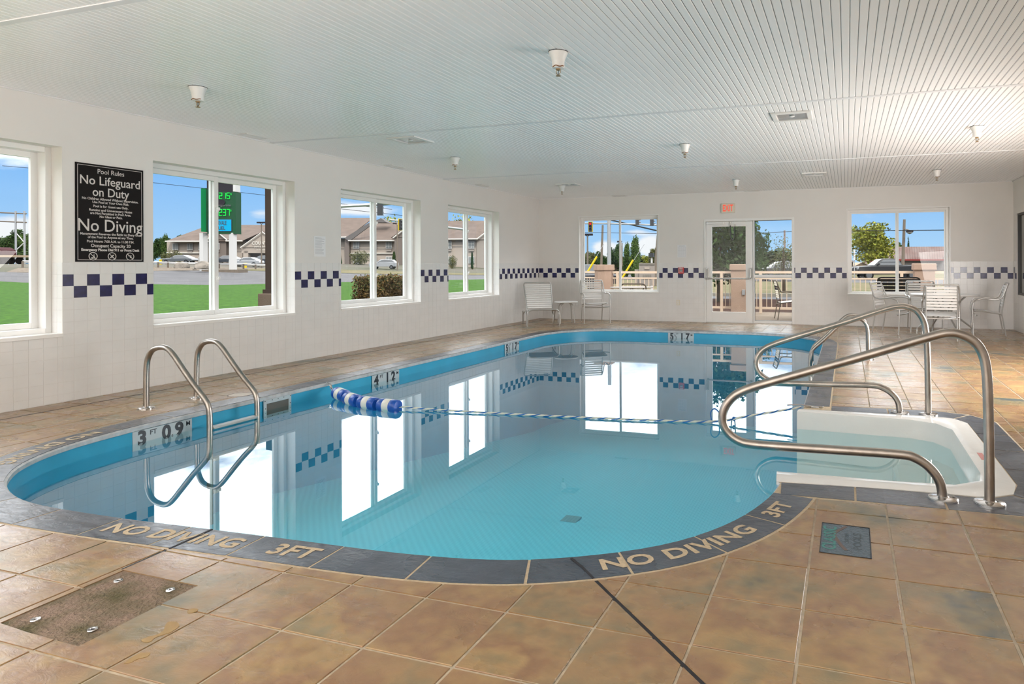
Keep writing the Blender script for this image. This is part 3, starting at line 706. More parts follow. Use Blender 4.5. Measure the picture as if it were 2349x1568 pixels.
border([(7.338, -8.345), (6.88, -8.375)], [(7.338, -8.14), (6.88, -8.17)])
# white fibreglass entry with steps
ALI = [(6.60, -8.50), (7.50, -8.54), (7.68, -8.62), (7.775, -8.80), (7.775, -9.9), (7.745, -10.05), (7.60, -10.17), (7.3, -10.205), (6.60, -10.225)]
mb = MB(); k = len(ALC); OUTR = [(6.625, -8.395)] + ALC[1:-1] + [(6.615, -10.405)]
lipi = [(p[0], p[1], .004) for p in ALI]; lo = [(p[0], p[1], .002) for p in OUTR]
mid = [(a_[0]*.3+b_[0]*.7, a_[1]*.3+b_[1]*.7, .012) for a_, b_ in zip(ALI, OUTR)]; mid2 = [(a_[0]*.75+b_[0]*.25, a_[1]*.75+b_[1]*.25, .012) for a_, b_ in zip(ALI, OUTR)]
cxm, cym = 7.1, -9.36
low = [(cxm + (p[0]-cxm)*.965 if p[0] > 6.7 else p[0], cym + (p[1]-cym)*.975, -.03) for p in ALI]; deep = [(cxm + (p[0]-cxm)*.90 if p[0] > 6.7 else p[0], cym + (p[1]-cym)*.90, -1.0) for p in ALI]
low = [(p[0]*.15+q_[0]*.85, p[1]*.15+q_[1]*.85, -.012) for p, q_ in zip(low, ALI)]
base = [(p[0], p[1], -.02) for p in OUTR]
layers = [base, lo, mid, mid2, lipi, low, deep]
vs_ = [p for L_ in layers for p in L_]; fs_ = []
for a_ in range(len(layers)-1):
    for i in range(k-1): fs_.append((a_*k+i, a_*k+i+1, (a_+1)*k+i+1, (a_+1)*k+i))
for e_ in (0, k-1): fs_ += [tuple(a_*k+e_ for a_ in range(1, len(layers)))]
mb.add(vs_, fs_)
entry = mb.build('entry_shell', M['fiber'], pool, smooth=True, world=True)
for z_, xa, xb in ((-.36, 7.36, 7.80), (-.60, 7.02, 7.40), (-.84, 6.62, 7.06)):
    q = MB(); q.box(xa, xb, -10.23, -8.50, z_ - .25, z_); q.build('step', M['fiber'], pool, world=True, bevel=.03)
q = MB(); q.box(6.60, 6.66, -10.45, -8.35, -1.1, -.9); q.build('step_riser', M['fiber'], pool, world=True)
for yy in (-10.42, -8.36):
    q = MB(); q.box(6.628, 6.70, yy - .02, yy + .02, -1.1, -.02); q.build('entry_flange', M['fiber'], pool, world=True, bevel=.012)
# red warning stamp on the entry rim
q = MB(); q.box(7.83, 7.862, -9.62, -9.45, .0115, .0128); q.build('warning_stamp', pbr('faded_red', (.55, .22, .20), .5), pool, world=True)
# slot of skimmer, plates with the depths
q = MB(); x_ = 1.605
q.box(x_, x_+.012, -9.345, -9.315, -.215, -.035).box(x_, x_+.012, -9.045, -9.015, -.215, -.035).box(x_, x_+.012, -9.315, -9.045, -.075, -.035).box(x_, x_+.012, -9.315, -9.045, -.215, -.185)
sk = q.build('skimmer', M['marker'], pool, world=True, bevel=.002)
q = MB(); q.box(x_-.0, x_+.003, -9.32, -9.04, -.19, -.07); q.build('skimmer_opening', pbr('skimmer_dark', (.13, .12, .105), .8), sk, world=True)
q = MB(); q.lathe([(.005, 0), (.004, .002)], 8); screw = q.mesh('screw', M['dark'])
for yy, zz in [(y_, z_) for y_ in (-9.335, -9.25, -9.18, -9.11, -9.025) for z_ in (-.047, -.20)] + [(-9.33, -.12), (-9.03, -.12)]:
    o = link('screw', screw, sk); o.matrix_local = Matrix.Translation(-wpos(sk)) @ basis((x_+.0125, yy, zz), (0, 1, 0), (0, 0, 1))
def marker(mt, wd, parts):
    q = MB(); q.box(0, wd, -.155, 0, 0, .004, mt); mk = q.build('depth_marker', M['marker'], pool, world=True)
    its = []
    for body, size, x, z_, sx, off in parts:
        its.append((text_mesh(body, size, M['markink'], .0008, offset=off, sx=sx), mt @ Matrix.Translation((x, z_, .0048))))
    join_meshes('lettering', its, M['markink'], mk)
def digits(a, half, b):
    r_ = [(a, .155, .075, -.068,   .95, .0065)]
    if half: r_ += [('1', .05, .130, -.045, 1, .001), ('/', .07, .146, -.062, 1, 0), ('2', .05, .160, -.085, 1, .001), ('FT', .042, .185, -.022, 1, 0)]
    else: r_ += [('FT', .055, .165, -.035, 1, .0005)]
    return r_ + [(b[0], .155, .275, -.068,   .95, .0065), ('.', .155, .325, -.068, .7, .002), (b[1], .155, .385, -.068,   .95, .0065), ('M', .052, .465, -.035, 1, .0008)]
marker(basis((1.606, -10.585, -.045), (0, 1, 0), (0, 0, 1)), .50, digits('3', 0, '09'))
marker(basis((1.606, -7.80, -.045), (0, 1, 0), (0, 0, 1)), .50, digits('4', 0, '12'))
marker(basis((1.606, -4.58, -.045), (0, 1, 0), (0, 0, 1)), .50, digits('5', 1, '17'))
marker(basis((3.715, -1.966, -.045), (1, 0, 0), (0, 0, 1)), .51, digits('5', 1, '17'))
# floor drain and return fitting
q = MB(); q.box(4.55, 4.70, -8.9, -8.75, fz(-8.8)+.0, fz(-8.8)+.015); q.build('floor_drain', pbr('drain_blue', (.10, .35, .45), .5), pool, world=True)
# lettering let into the coping
def bend_text(body, size, s_mid, flip=False, sx=1.0, dmid=.5):
    me = text_mesh(body, size, M['sand'], .0004, offset=.0035, sx=sx, spacing=1.05)
    for v in me.vertices:
        s = s_mid + v.co.x; off = CW*dmid - v.co.y * (1 if not flip else -1)
        a_ = ring_at(IN, s); b_ = ring_at(OUT, s); t_ = off / CW; p = lerp2(a_, b_, t_); v.co = Vector((p[0], p[1], .0006 + v.co.z))
    me.transform(Matrix.Translation(-wpos(pool))); me.update(); return link('lettering', me, pool)
def s_of(p): return min((math.dist(ring_at(IN, s/200), p), s/200) for s in range(int(cum[-1]*200)))[1]
bend_text('NO DIVING', .135, s_of((3.97, -11.94)), sx=1.08)
bend_text('3FT', .14, s_of((4.66, -11.94)), sx=1.05)
bend_text('NO DIVING', .135, s_of((6.28, -11.42)) + .0, sx=1.05)
bend_text('3FT', .13, s_of((6.62, -10.84)), sx=1.0)
bend_text('NO DIVING', .135, s_of((1.72, -11.15)), sx=1.08)

# --- water
mb = MB(); WZ = -.143
poly = [p for p in pool_pts(-.001)]
vs_, tr_ = cdt([(1.5, -12.1), (7.9, -12.1), (7.9, -1.8), (1.5, -1.8)], [poly, [(6.4, -8.44), (7.60, -8.50), (7.79, -8.70), (7.79, -10.0), (7.66, -10.2), (6.4, -10.28)]])
rr_ = delaunay_2d_cdt([Vector(p) for p in poly] + [Vector(p) for p in [(6.5, -8.46), (7.50, -8.55), (7.66, -8.63), (7.757, -8.81), (7.757, -9.9), (7.73, -10.04), (7.60, -10.155), (7.3, -10.19), (6.5, -10.21)]],
    [(i, (i+1) % len(poly)) for i in range(len(poly))] + [(len(poly)+i, len(poly)+(i+1) % 9) for i in range(9)], [], 0, 1e-5)
alw = [tuple(v) for v in [(6.5, -8.46), (7.50, -8.55), (7.66, -8.63), (7.757, -8.81), (7.757, -9.9), (7.73, -10.04), (7.60, -10.155), (7.3, -10.19), (6.5, -10.21)]]
tt = [f_ for f_ in rr_[2] if (lambda c_: inside(c_, poly) or inside(c_, alw))(sum((rr_[0][i] for i in f_), Vector((0, 0)))/len(f_))]
mb = MB(); mb.add([(v.x, v.y, WZ) for v in rr_[0]], tt)
wtr = mb.build('pool_water', M['water'])
if wtr.data.polygons[0].normal.z < 0: wtr.data.flip_normals(); tag(wtr, 'still turquoise water mirroring the windows', 'water', None, 'stuff')
# ------------------------------------------------------------------ ladders and handrails
def flange(parent, x, y, r=.076, name='flange'):
    q = MB(); q.lathe([(r, -.001), (r, .0045), (r*.985, .0052), (r*.985, .0085), (r*.95, .011), (.036, .0135), (.028, .016), (.026, .018)], 36, Matrix.Translation((x, y, .0)))
    return q.build(name, M['chrome'], parent, smooth=True, world=True)
def pipe(parent, pts, r=.0258, name='rail', mat=None):
    q = MB(); q.tube(pts, r, 18); return q.build(name, mat or M['steel'], parent, smooth=True, world=True)
def handrail(label, y, P, bx):
    t = thing('handrail', label, 'handrail', (bx[0], y, 0), group=None)
    pipe(t, smooth_path([(x, y, z) for x, z in P], 8)); [flange(t, b_, y) for b_ in bx]; return t
handrail('thick brushed steel handrail at the near side of the white pool steps', -10.43,
         [(7.727, -.01), (7.726, .25), (7.722, .507), (7.716, .68), (7.700, .78), (7.665, .845), (7.605, .884), (7.535, .896), (7.427, .868), (7.059, .741), (6.712, .626), (6.466, .541), (6.36, .478), (6.306, .385), (6.318, .295), (6.39, .231), (6.51, .212), (6.886, .217), (7.27, .222), (7.365, .208), (7.44, .158), (7.487, .085), (7.502, -.01)], (7.727, 7.502))
handrail('brushed steel handrail at the far side of the white pool steps', -8.272,
         [(7.661, -.01), (7.660, .25), (7.655, .525), (7.645, .70), (7.622, .80), (7.57, .873), (7.50, .904), (7.44, .909), (7.319, .880), (6.954, .749), (6.547, .611), (6.35, .535), (6.262, .47), (6.223, .375), (6.258, .275), (6.36, .212), (6.48, .203), (6.819, .211), (7.20, .222), (7.30, .205), (7.375, .16), (7.425, .09), (7.438, -.01)], (7.661, 7.438))
def ladder(label, ys, mirror=None, steps=True):
    t = thing('pool_ladder', label, 'ladder', (1.05, sum(ys)/2, 0))
    P = [(1.03, -.01), (1.03, .20), (1.035, .36), (1.055, .455), (1.11, .525), (1.20, .553), (1.29, .545), (1.365, .49), (1.45, .40), (1.60, .245), (1.735, .12), (1.775, .05), (1.785, -.05), (1.785, -.25), (1.785, -1.0)]
    for y in ys:
        pts = [(mirror - x if mirror else x, y, z) for x, z in P]; pipe(t, smooth_path(pts, 7), .0235); flange(t, pts[0][0], y, .066)
    xx = mirror - 1.785 if mirror else 1.785
    for z_ in (-.125, -.40, -.68):
        q = MB(); q.box(xx-.035, xx+.035, ys[0]+.015, ys[1]-.015, z_-.012, z_+.012); q.build('tread', M['alu'], t, world=True, bevel=.006)
    return t
ladder('steel pool ladder beside the 3 FT marker, under the windows', (-10.061, -9.579))
ladder('steel pool ladder far behind the handrails, near the round table', (-5.015, -4.53), mirror=8.315)

# ------------------------------------------------------------------ rope and floats
rope = thing('safety_rope', 'blue and white twisted rope with floats stretched across the pool', 'rope', (1.6, -8.53, -.02))
A = [(1.66, -8.53, -.028), (1.76, -8.59, -.075), (1.93, -8.67, -.093), (2.16, -8.785, -.105), (2.38, -8.84, -.112), (2.62, -8.865, -.116), (2.86, -8.87, -.118), (3.4, -8.83, -.128), (4.2, -8.75, -.133), (5.2, -8.64, -.132), (5.85, -8.53, -.128), (6.20, -8.42, -.075), (6.62, -8.275, -.004)]
ln = smooth_path(A, 24)
for ph, nm, mt in ((0, 'rope_strand', M['ropew']), (PI, 'rope_strand', M['ropeb']), (PI/2, 'rope_strand', M['ropew'])):
    q = MB(); acc = 0; pth = []
    dense = []
    for a_, b_ in zip(ln, ln[1:]):
        m_ = max(1, int((b_-a_).length/.018)); dense += [a_.lerp(b_, i/m_) for i in range(m_)]
    dense.append(ln[-1])
    for i, p in enumerate(dense):
        if i: acc += (p - dense[i-1]).length
        d_ = (dense[min(i+1, len(dense)-1)] - dense[max(i-1, 0)]).normalized(); u = d_.cross(Vector((0, 0, 1))).normalized(); v = u.cross(d_)
        an = ph + acc * 2*PI/.13; pth.append(p + u*math.cos(an)*.0045 + v*math.sin(an)*.0045)
    q.tube(pth, .0062, 6); q.build(nm, mt, rope, smooth=True, world=True)
cents = [((1.93, -8.665, -.088), (1, -.42, -.055)), ((2.175, -8.78, -.104), (1, -.36, -.03)), ((2.43, -8.845, -.112), (1, -.14, -.01)), ((2.695, -8.87, -.116), (1, -.05, -.005))]
def float_part(c_, d_):
    dx = Vector(d_).normalized(); up = Vector((0, 0, 1)); yv = up.cross(dx).normalized(); zv = dx.cross(yv)
    mt = Matrix(((yv.x, zv.x, dx.x, c_[0]), (yv.y, zv.y, dx.y, c_[1]), (yv.z, zv.z, dx.z, c_[2]), (0, 0, 0, 1)))
    R_ = .066; hl = .121
    q = MB(); q.mi = 0
    q.lathe([(.012, -hl), (.035, -hl+.002), (.060, -hl+.008), (R_, -hl+.024), (R_, -.045), (R_*.97, -.04), (R_*.97, .03), (R_, .035), (R_, hl-.024), (.060, hl-.008), (.035, hl-.002), (.012, hl)], 24, mt)
    f_ = q.build('float', M['floatb'], rope, smooth=True, world=True)
    q = MB(); q.lathe([(R_*.985, -.046), (R_*1.004, -.044), (R_*1.004, .034), (R_*.985, .036)], 24, mt); q.build('float_band', M['floatw'], f_, smooth=True, world=True)
for c_, d_ in cents: float_part(c_, d_)
q = MB(); q.tube(smooth_path([(1.60, -8.50, -.022), (1.64, -8.505, -.012), (1.675, -8.53, -.022), (1.70, -8.55, -.045), (1.735, -8.575, -.062), (1.70, -8.565, -.055), (1.67, -8.54, -.035)], 5), .0065, 7)
q.lathe([(.024, 0), (.024, .006), (.010, .008)], 16, basis((1.592, -8.50, -.022), (0, 1, 0), (0, 0, 1))); q.build('rope_hook', M['chrome'], rope, smooth=True, world=True)
q = MB(); q.tube(smooth_path([(6.50, -8.30, .012), (6.60, -8.275, .018), (6.66, -8.262, .012), (6.72, -8.255, .006), (6.80, -8.25, .006), (6.80, -8.268, .006), (6.72, -8.273, .006), (6.655, -8.280, .006)], 5), .0055, 7)
q.lathe([(.04, 0), (.04, .004), (.03, .007)], 18, Matrix.Translation((6.74, -8.262, 0))); q.build('rope_hook', M['chrome'], rope, smooth=True, world=True)
q = MB(); q.tube([(6.05 + .010*math.cos(a_)*1.0, -8.465, -.105 + .012*math.sin(a_)) for a_ in [2*PI*k/14 for k in range(14)]], .008, 6, closed=True); q.build('knot', M['ropeb'], rope, smooth=True, world=True)
q = MB(); q.tube(smooth_path([(5.86, -8.52, -.13), (5.852, -8.52, -.05), (5.885, -8.515, -.015), (5.925, -8.51, -.05), (5.925, -8.50, -.12)], 5), .0055, 6); q.build('rope_loop', M['ropeb'], rope, smooth=True, world=True)

# ------------------------------------------------------------------ floor fittings
pt = thing('concrete_patch', 'bare mossy concrete patch with four bolt sockets in the deck', 'patch', (4.34, -12.6, -.004))
mb = MB(); rr_ = random.Random(3)
nx, ny = 26, 26; vs_ = []
for i in range(nx+1):
    for j in range(ny+1):
        u, v = i/nx, j/ny; a_ = lerp2(PATCH[0], PATCH[1], u); b_ = lerp2((4.13, -12.80), PATCH[2], u); p = lerp2(a_, b_, v)
        e_ = 0 < i < nx and 0 < j < ny; vs_.append((p[0], p[1], -.0035 + (rr_.random()*.004 if e_ else 0)))
mb.add(vs_, [(i*(ny+1)+j, (i+1)*(ny+1)+j, (i+1)*(ny+1)+j+1, i*(ny+1)+j+1) for i in range(nx) for j in range(ny)]); mb.build('patch_surface', M['patch'], pt, smooth=True, world=True)
for x, y in ((4.205, -12.448), (4.482, -12.440), (4.495, -12.730), (4.228, -12.748)):
    q = MB(); q.lathe([(.0075, .0015), (.0085, .004), (.0150, .0045), (.0165, .0015)], 20, Matrix.Translation((x, y, 0))); so = q.build('bolt_socket', M['chrome'], pt, smooth=True, world=True)
    q = MB(); q.cyl(x, y, .0008, .0016, .0078, 14); q.build('socket_hole', M['dark'], so, world=True)
pq = thing('builder_plaque', 'slate and teal builder plaque set in the tan deck', 'plaque', (7.0, -11.14, 0))
q = MB(); q.prism([(p[0] + (7.0-p[0])*.02, p[1] + (-11.143-p[1])*.02) for p in PLAQ], -.004, .001); q.build('plate', M['plaque'], pq, world=True, bevel=.001)
q = MB(); ed = [Vector((*p, .0012)) for p in PLAQ]; q.tube(ed, .0022, 4, closed=True); q.build('plaque_edge', M['dark'], pq, world=True)
wave = smooth_path([(7.005, -10.985, .0016), (6.985, -11.02, .0016), (6.960, -11.065, .0016), (6.952, -11.11, .0016), (6.965, -11.16, .0016), (6.985, -11.22, .0016), (7.005, -11.265, .0016)], 5)
q = MB(); q.prism(ribbon([(p.x, p.y) for p in wave], .016), .001, .0018); q.build('emblem', M['rusty'], pq, world=True)
me = text_mesh('CLASSIC', .074, M['coin'], .0003, offset=.0015, sx=1.0)
for v in me.vertices:
    k = 1 + .25*abs(v.co.x)/.14 ; v.co.y = v.co.y*k
put_text('lettering', me, basis((6.934, -11.140, .0018), (0, 1, 0), (-1, 0, 0)) @ Matrix.Scale(.97, 4), pq)
me = text_mesh('POOLS', .052, pbr('plaque_ink', (.045, .065, .085), .5), .0002, offset=.001, sx=1.15)
put_text('lettering', me, basis((7.055, -11.150, .0014), (0, 1, 0), (-1, 0, 0)), pq)
me = text_mesh('CUSTOM', .026, MATS['plaque_ink'], .0002, sx=1.1)
put_text('lettering', me, basis((7.008, -11.130, .0014), (0, 1, 0), (-1, 0, 0)), pq)
# tan puddles
def blob(name, label, c_, pts, zt=.0012):
    q = MB(); pts_ = smooth_path([(*p, 0) for p in pts + [pts[0]]], 4)[:-1]; q.prism([(p.x, p.y) for p in pts_], -.002, zt)
    return tag(q.build(name, M['wetdrip'], smooth=False), label, 'puddle')
def fl(u, v):  # deck point from metres, kept literal
    return (u, v)
blob('puddle', 'brown puddle with a thin tail, near the bare patch', None, [(4.723, -12.725), (4.727, -12.707), (4.743, -12.683), (4.74, -12.66), (4.701, -12.617), (4.728, -12.605), (4.765, -12.62), (4.774, -12.659), (4.766, -12.674), (4.756, -12.698), (4.764, -12.724), (4.742, -12.731)])
blob('puddle', 'tiny oval brown puddle nearer the pool than the tailed one', None, [(4.696, -12.539), (4.694, -12.52), (4.72, -12.514), (4.73, -12.531), (4.714, -12.547)])
blob('puddle', 'faint elongated brown puddle nearest the camera', None, [(4.806, -12.837), (4.797, -12.81), (4.80, -12.784), (4.827, -12.769), (4.84, -12.788), (4.825, -12.806), (4.822, -12.828)])
sk = thing('skimmer_lid', 'round tan skimmer lid flush in the deck beside the ladder', 'lid', (1.30, -9.33, 0))
q = MB(); q.cyl(1.30, -9.33, -.004, .0005, .105, 28); q.build('lid', pbr('lid_tan', (.44, .36, .27), .5), sk, world=True)
q = MB(); q.tube([(1.30 + .110*math.cos(2*PI*k/32), -9.33 + .110*math.sin(2*PI*k/32), -.001) for k in range(32)], .004, 5, closed=True); q.build('ring', M['rusty'], sk, world=True)

M['fixture'] = pbr('fixture_white', (.78, .76, .73), .4)
# ------------------------------------------------------------------ ceiling fixtures
def ceil_light(x, y, label, rz=0):
    t = thing('ceiling_light', label, 'ceiling light', (x, y, H - .0), rz, group=None)
    q = MB(); a_, b_ = .205, .155; z1, z0 = 0.0, -.018
    q.box(-a_, a_, -a_, -b_, z0, z1).box(-a_, a_, b_, a_, z0, z1).box(-a_, -b_, -b_, b_, z0, z1).box(b_, a_, -b_, b_, z0, z1); q.build('frame', M['fixture'], t, bevel=.004)
    q = MB(); q.add([(-b_, -b_, -.004), (b_, -b_, -.004), (b_, b_, -.004), (-b_, b_, -.004), (-.03, -.03, -.0015), (.03, -.03, -.0015), (.03, .03, -.0015), (-.03, .03, -.0015)], [(0,1,5,4), (1,2,6,5), (2,3,7,6), (3,0,4,7), (4,5,6,7)])
    q.build('reflector', M['chromelens'], t)
    q = MB(); q.lathe([(.028, -.004), (.028, -.010), (.016, -.014)], 14); q.build('bulb', M['white'], t, smooth=True)
M['chromelens'] = pbr('frosted_reflector', (.50, .54, .57), .22, metal=.85)
for x, y, lb in ((1.83, -7.345, 'square ceiling light over the pool near the green sign window'), (6.465, -7.15, 'large square ceiling light nearest the viewpoint, over the deck'), (1.86, -2.46, 'small square ceiling light in the far window corner'), (6.48, -2.40, 'small square ceiling light in front of the exit door')): ceil_light(x, y, lb)
def vent(x, y, label, long_y=True):
    t = thing('ceiling_vent', label, 'vent', (x, y, H), 0 if long_y else PI/2)
    q = MB(); q.box(-.075, -.045, -.165, .165, -.010, .001).box(.045, .075, -.165, .165, -.010, .001).box(-.045, .045, -.165, -.135, -.010, .001).box(-.045, .045, .135, .165, -.010, .001); q.build('frame', M['fixture'], t, bevel=.002)
    for k in range(6):
        q = MB(); xx = -.0375 + .015*k; q.add([(xx-.005, -.135, -.008), (xx+.004, -.135, -.001), (xx+.004, .135, -.001), (xx-.005, .135, -.008)], [(0,1,2,3)]); q.build('louvre', M['fixture'], t)
    q = MB(); q.box(-.046, .046, -.136, .136, .0005, .002); q.build('backing', M['dark'], t)
for x, y, lb in ((.19, -8.16, 'ceiling vent above the green sign window'), (.20, -5.55, 'ceiling vent above the hedge window'), (.20, -2.9, 'ceiling vent above the window closest to the corner')): vent(x, y, lb)
for x, y, lb in ((2.10, -.14, 'slim ceiling vent above the lounge chair window'), (5.08, -.14, 'slim ceiling vent above the exit door'), (7.97, -.20, 'slim ceiling vent above the round table window')): vent(x, y, lb, False)
def sprinkler(x, y, label, rust=True):
    t = thing('sprinkler', label, 'sprinkler', (x, y, H), group=None)
    q = MB(); q.lathe([(.072, 0), (.0725, -.003), (.066, -.020), (.055, -.045), (.0475, -.070), (.047, -.072), (.0455, -.115), (.044, -.120), (.020, -.123)], 26); q.build('cover_cup', M['fixture'], t, smooth=True)
    q = MB(); q.cyl(0, 0, -.004, .001, .074, 26); q.build('gasket', M['dark'], t)
    q = MB(); q.lathe([(.018, -.120), (.018, -.132), (.009, -.135), (.006, -.138)], 12); h_ = q.build('sprinkler_head', M['brass'], t, smooth=True)
    for s_ in (-1, 1):
        q = MB(); q.tube([(s_*.015, 0, -.128), (s_*.017, 0, -.150), (s_*.004, 0, -.172)], .0028, 6); q.build('arm', M['brass'], h_, smooth=True)
    q = MB(); q.tube([(0, 0, -.130), (0, 0, -.170)], .003, 6); q.build('glass_bulb', M['dark'], h_)
    q = MB(); q.lathe([(.018, -.174), (.020, -.177), (.004, -.178)], 16); q.build('deflector', M['brass'], h_)
    if rust:
        q = MB(); q.tube([(.046*math.cos(a_), .046*math.sin(a_), -.113 - .004*math.sin(5*a_)) for a_ in [(-2.2 + 2.0*k/10) for k in range(11)]], .004, 5); q.build('rust_stain', M['rust'], t)
M['brass'] = pbr('dull_brass', (.40, .27, .14), .4, metal=.7); M['rust'] = pbr('rust', (.20, .075, .02), .8)
for x, y, lb, ru in ((1.587, -10.0, 'white sprinkler above the black rules sign', 1), (4.985, -9.86, 'largest sprinkler, white with a rusty rim, above mid pool', 1), (1.582, -5.98, 'white sprinkler with rust above the long side of the pool', 1), (5.0, -5.90, 'white sprinkler with rust in line with the exit door', 1), (8.44, -5.89, 'white sprinkler at the right edge of the ceiling', 0), (8.46, -2.17, 'stained sprinkler above the round table', 1), (1.66, -2.35, 'sprinkler beside the light in the far window corner', 0), (5.055, -2.06, 'tiny white sprinkler before the exit sign', 0)): sprinkler(x, y, lb, ru)

# ------------------------------------------------------------------ wall signs and fittings
sg = thing('pool_rules_sign', 'black pool rules sign with white lettering on the window wall', 'sign', (0, -9.672, 1.8))
y0, y1, z0, z1 = -9.993, -9.352, 1.320, 2.276
q = MB(); q.box(.0, .008, y0, y1, z0, z1); q.build('board', M['signblack'], sg, world=True, bevel=.001)
q = MB(); i_ = .017; t_ = .004
for a_, b_, c_, d_ in ((y0+i_, y1-i_, z0+i_, z0+i_+t_), (y0+i_, y1-i_, z1-i_-t_, z1-i_), (y0+i_, y0+i_+t_, z0+i_, z1-i_), (y1-i_-t_, y1-i_, z0+i_, z1-i_)): q.box(.0075, .009, a_, b_, c_, d_)
q.build('border', M['signwhite'], sg, world=True)
SM = lambda y, z: basis((.0092, y, z), (0, 1, 0), (0, 0, 1))
lines = [('Pool Rules', .066, 2.208, 0), ('No Lifeguard', .122, 2.113, .001), ('on Duty', .122, 2.003, .001), ('No Children Allowed Without Supervision.', .0325, 1.937, .0006), ('Use Pool at Your Own Risk.', .0325, 1.905, .0006), ('Pool is for Guest use Only.', .0325, 1.866, .0006), ('Running and Unnecessary Noise', .0325, 1.828, .0006), ('are Not Permitted in Pool Area.', .0325, 1.796, .0006), ('No Glass or Pets.', .0325, 1.764, .0006), ('No Diving', .170, 1.672, .001), ('Management Reserves the Right to Deny Use', .0325, 1.593, .0006), ('of the Pool to Anyone at any Time.', .0325, 1.561, .0006), ('Pool Hours: 7:00 A.M. to 11:00 P.M.', .0335, 1.520, .0006), ('Occupant Capacity 20', .0445, 1.478, .0008), ('Emergency Phone Dial 911 or Front Desk', .0335, 1.437, .0016)]
widths = [.25, .565, .345, .53, .345, .33, .405, .385, .215, .605, .565, .43, .445, .375, .55]
its = []
for (s_, sz, zz, of), wd in zip(lines, widths):
    me = text_mesh(s_, sz, M['signwhite'], .0004, offset=of); xs = [v.co.x for v in me.vertices]; k = wd / (max(xs) - min(xs)); me.transform(Matrix.Diagonal((k, 1, 1, 1)))
    its.append((me, SM(-9.672, zz)))
join_meshes('lettering', its, M['signwhite'], sg)
for k, yy in enumerate((-9.84, -9.665, -9.49)):
    q = MB(); R_ = .037
    q.tube([(.0095, yy + R_*math.cos(a_), 1.375 + R_*math.sin(a_)) for a_ in [2*PI*i/28 for i in range(28)]], .0035, 5, closed=True)
    q.tube([(.010, yy - R_*.68, 1.375 + R_*.68), (.010, yy + R_*.68, 1.375 - R_*.68)], .003, 5)
    if k == 0: q.box(.009, .010, yy+.003, yy+.013, 1.352, 1.380).box(.009, .010, yy+.006, yy+.010, 1.38, 1.397).box(.009, .010, yy-.016, yy-.002, 1.350, 1.366)
    elif k == 1: q.tube([(.0092, yy-.016, 1.36), (.0092, yy, 1.376), (.0092, yy+.014, 1.388)], .006, 5); q.tube([(.0092, yy+.012, 1.358), (.0092, yy, 1.375), (.0092, yy-.012, 1.386)], .004, 5)
    else: q.box(.009, .010, yy-.018, yy+.014, 1.378, 1.386).box(.009, .010, yy-.002, yy+.006, 1.36, 1.38).box(.009, .010, yy+.008, yy+.016, 1.362, 1.372)
    q.build('pictogram', M['signwhite'], sg, world=True)
def notice(name, label, mt, w_, h_, nl):
    t = thing(name, label, 'paper', mt.translation)
    q = MB(); q.box(-w_/2, w_/2, -h_/2, h_/2, 0, .002, mt); q.build('sheet', M['paper'], t, world=True)
    q = MB(); rr_ = random.Random(nl)
    for k in range(nl): q.box(-w_*.40, w_*(.40 - .25*rr_.random()), h_*(.42 - .84*k/nl) - .0022, h_*(.42 - .84*k/nl) + .0022, .002, .0023, mt)
    q.build('printed_line', M['ink'], t, world=True)
notice('notice_sheet', 'white printed notice taped to the wall between green sign and hedge windows', basis((.002, -6.915, 1.545), (0, 1, 0), (0, 0, 1)), .215, .285, 15)
t = thing('notice_log', 'small white printed chart taped beside the exit door', 'paper', (3.51, -.002, 1.57))
mt = basis((3.515, -.002, 1.573), (1, 0, 0), (0, 0, 1)); q = MB(); q.box(-.10, .10, -.14, .14, 0, .002, mt); q.build('sheet', M['paper'], t, world=True)
q = MB()
for k in range(9): q.box(-.085, .085, .09 - .026*k - .0012, .09 - .026*k + .0012, .002, .0023, mt)
for k in range(5): q.box(-.085 + .0425*k - .001, -.085 + .0425*k + .001, -.12, .09, .002, .0023, mt)
q.box(-.07, .07, .108, .118, .002, .0023, mt); q.build('printed_line', M['ink'], t, world=True)
ex = thing('exit_sign', 'cream exit sign with red letters above the door', 'sign', (4.56, -.03, 2.49))
q = MB(); q.box(4.415, 4.705, -.06, -.001, 2.395, 2.592); q.build('housing', M['cream'], ex, world=True, bevel=.006)
me = text_mesh('EXIT', .20, M['exitred'], .001, offset=.003); xs = [v.co.x for v in me.vertices]; me.transform(Matrix.Diagonal((.225/(max(xs)-min(xs)), 1.0, 1, 1))); put_text('lettering', me, basis((4.56, -.0615, 2.490), (1, 0, 0), (0, 0, 1)), ex)
fa = thing('fire_alarm', 'red fire alarm pull station on the checkered tile band', 'alarm', (3.50, -.03, 1.14))
q = MB(); q.box(3.447, 3.565, -.05, -.004, 1.070, 1.212); q.build('box', M['red'], fa, world=True, bevel=.006)
q = MB(); q.box(3.473, 3.540, -.058, -.05, 1.118, 1.165); q.build('pull_handle', M['white'], fa, world=True, bevel=.002)
q = MB(); q.box(3.473, 3.540, -.060, -.056, 1.125, 1.138).box(3.473, 3.540, -.060, -.056, 1.148, 1.160); q.build('slot', M['black'], fa, world=True)
put_text('lettering', text_mesh('FIRE', .042, M['paper'], .0005, offset=.001), basis((3.506, -.0515, 1.190), (1, 0, 0), (0, 0, 1)), fa)
put_text('lettering', text_mesh('PULL DOWN', .017, M['paper'], .0005), basis((3.506, -.0515, 1.092), (1, 0, 0), (0, 0, 1)), fa)
ou = thing('wall_outlet', 'cream electrical outlet low on the tiled wall', 'outlet', (3.43, -.01, .43))
q = MB(); q.box(3.388, 3.468, -.012, -.004, .365, .485); q.build('cover_plate', M['cream'], ou, world=True, bevel=.003)
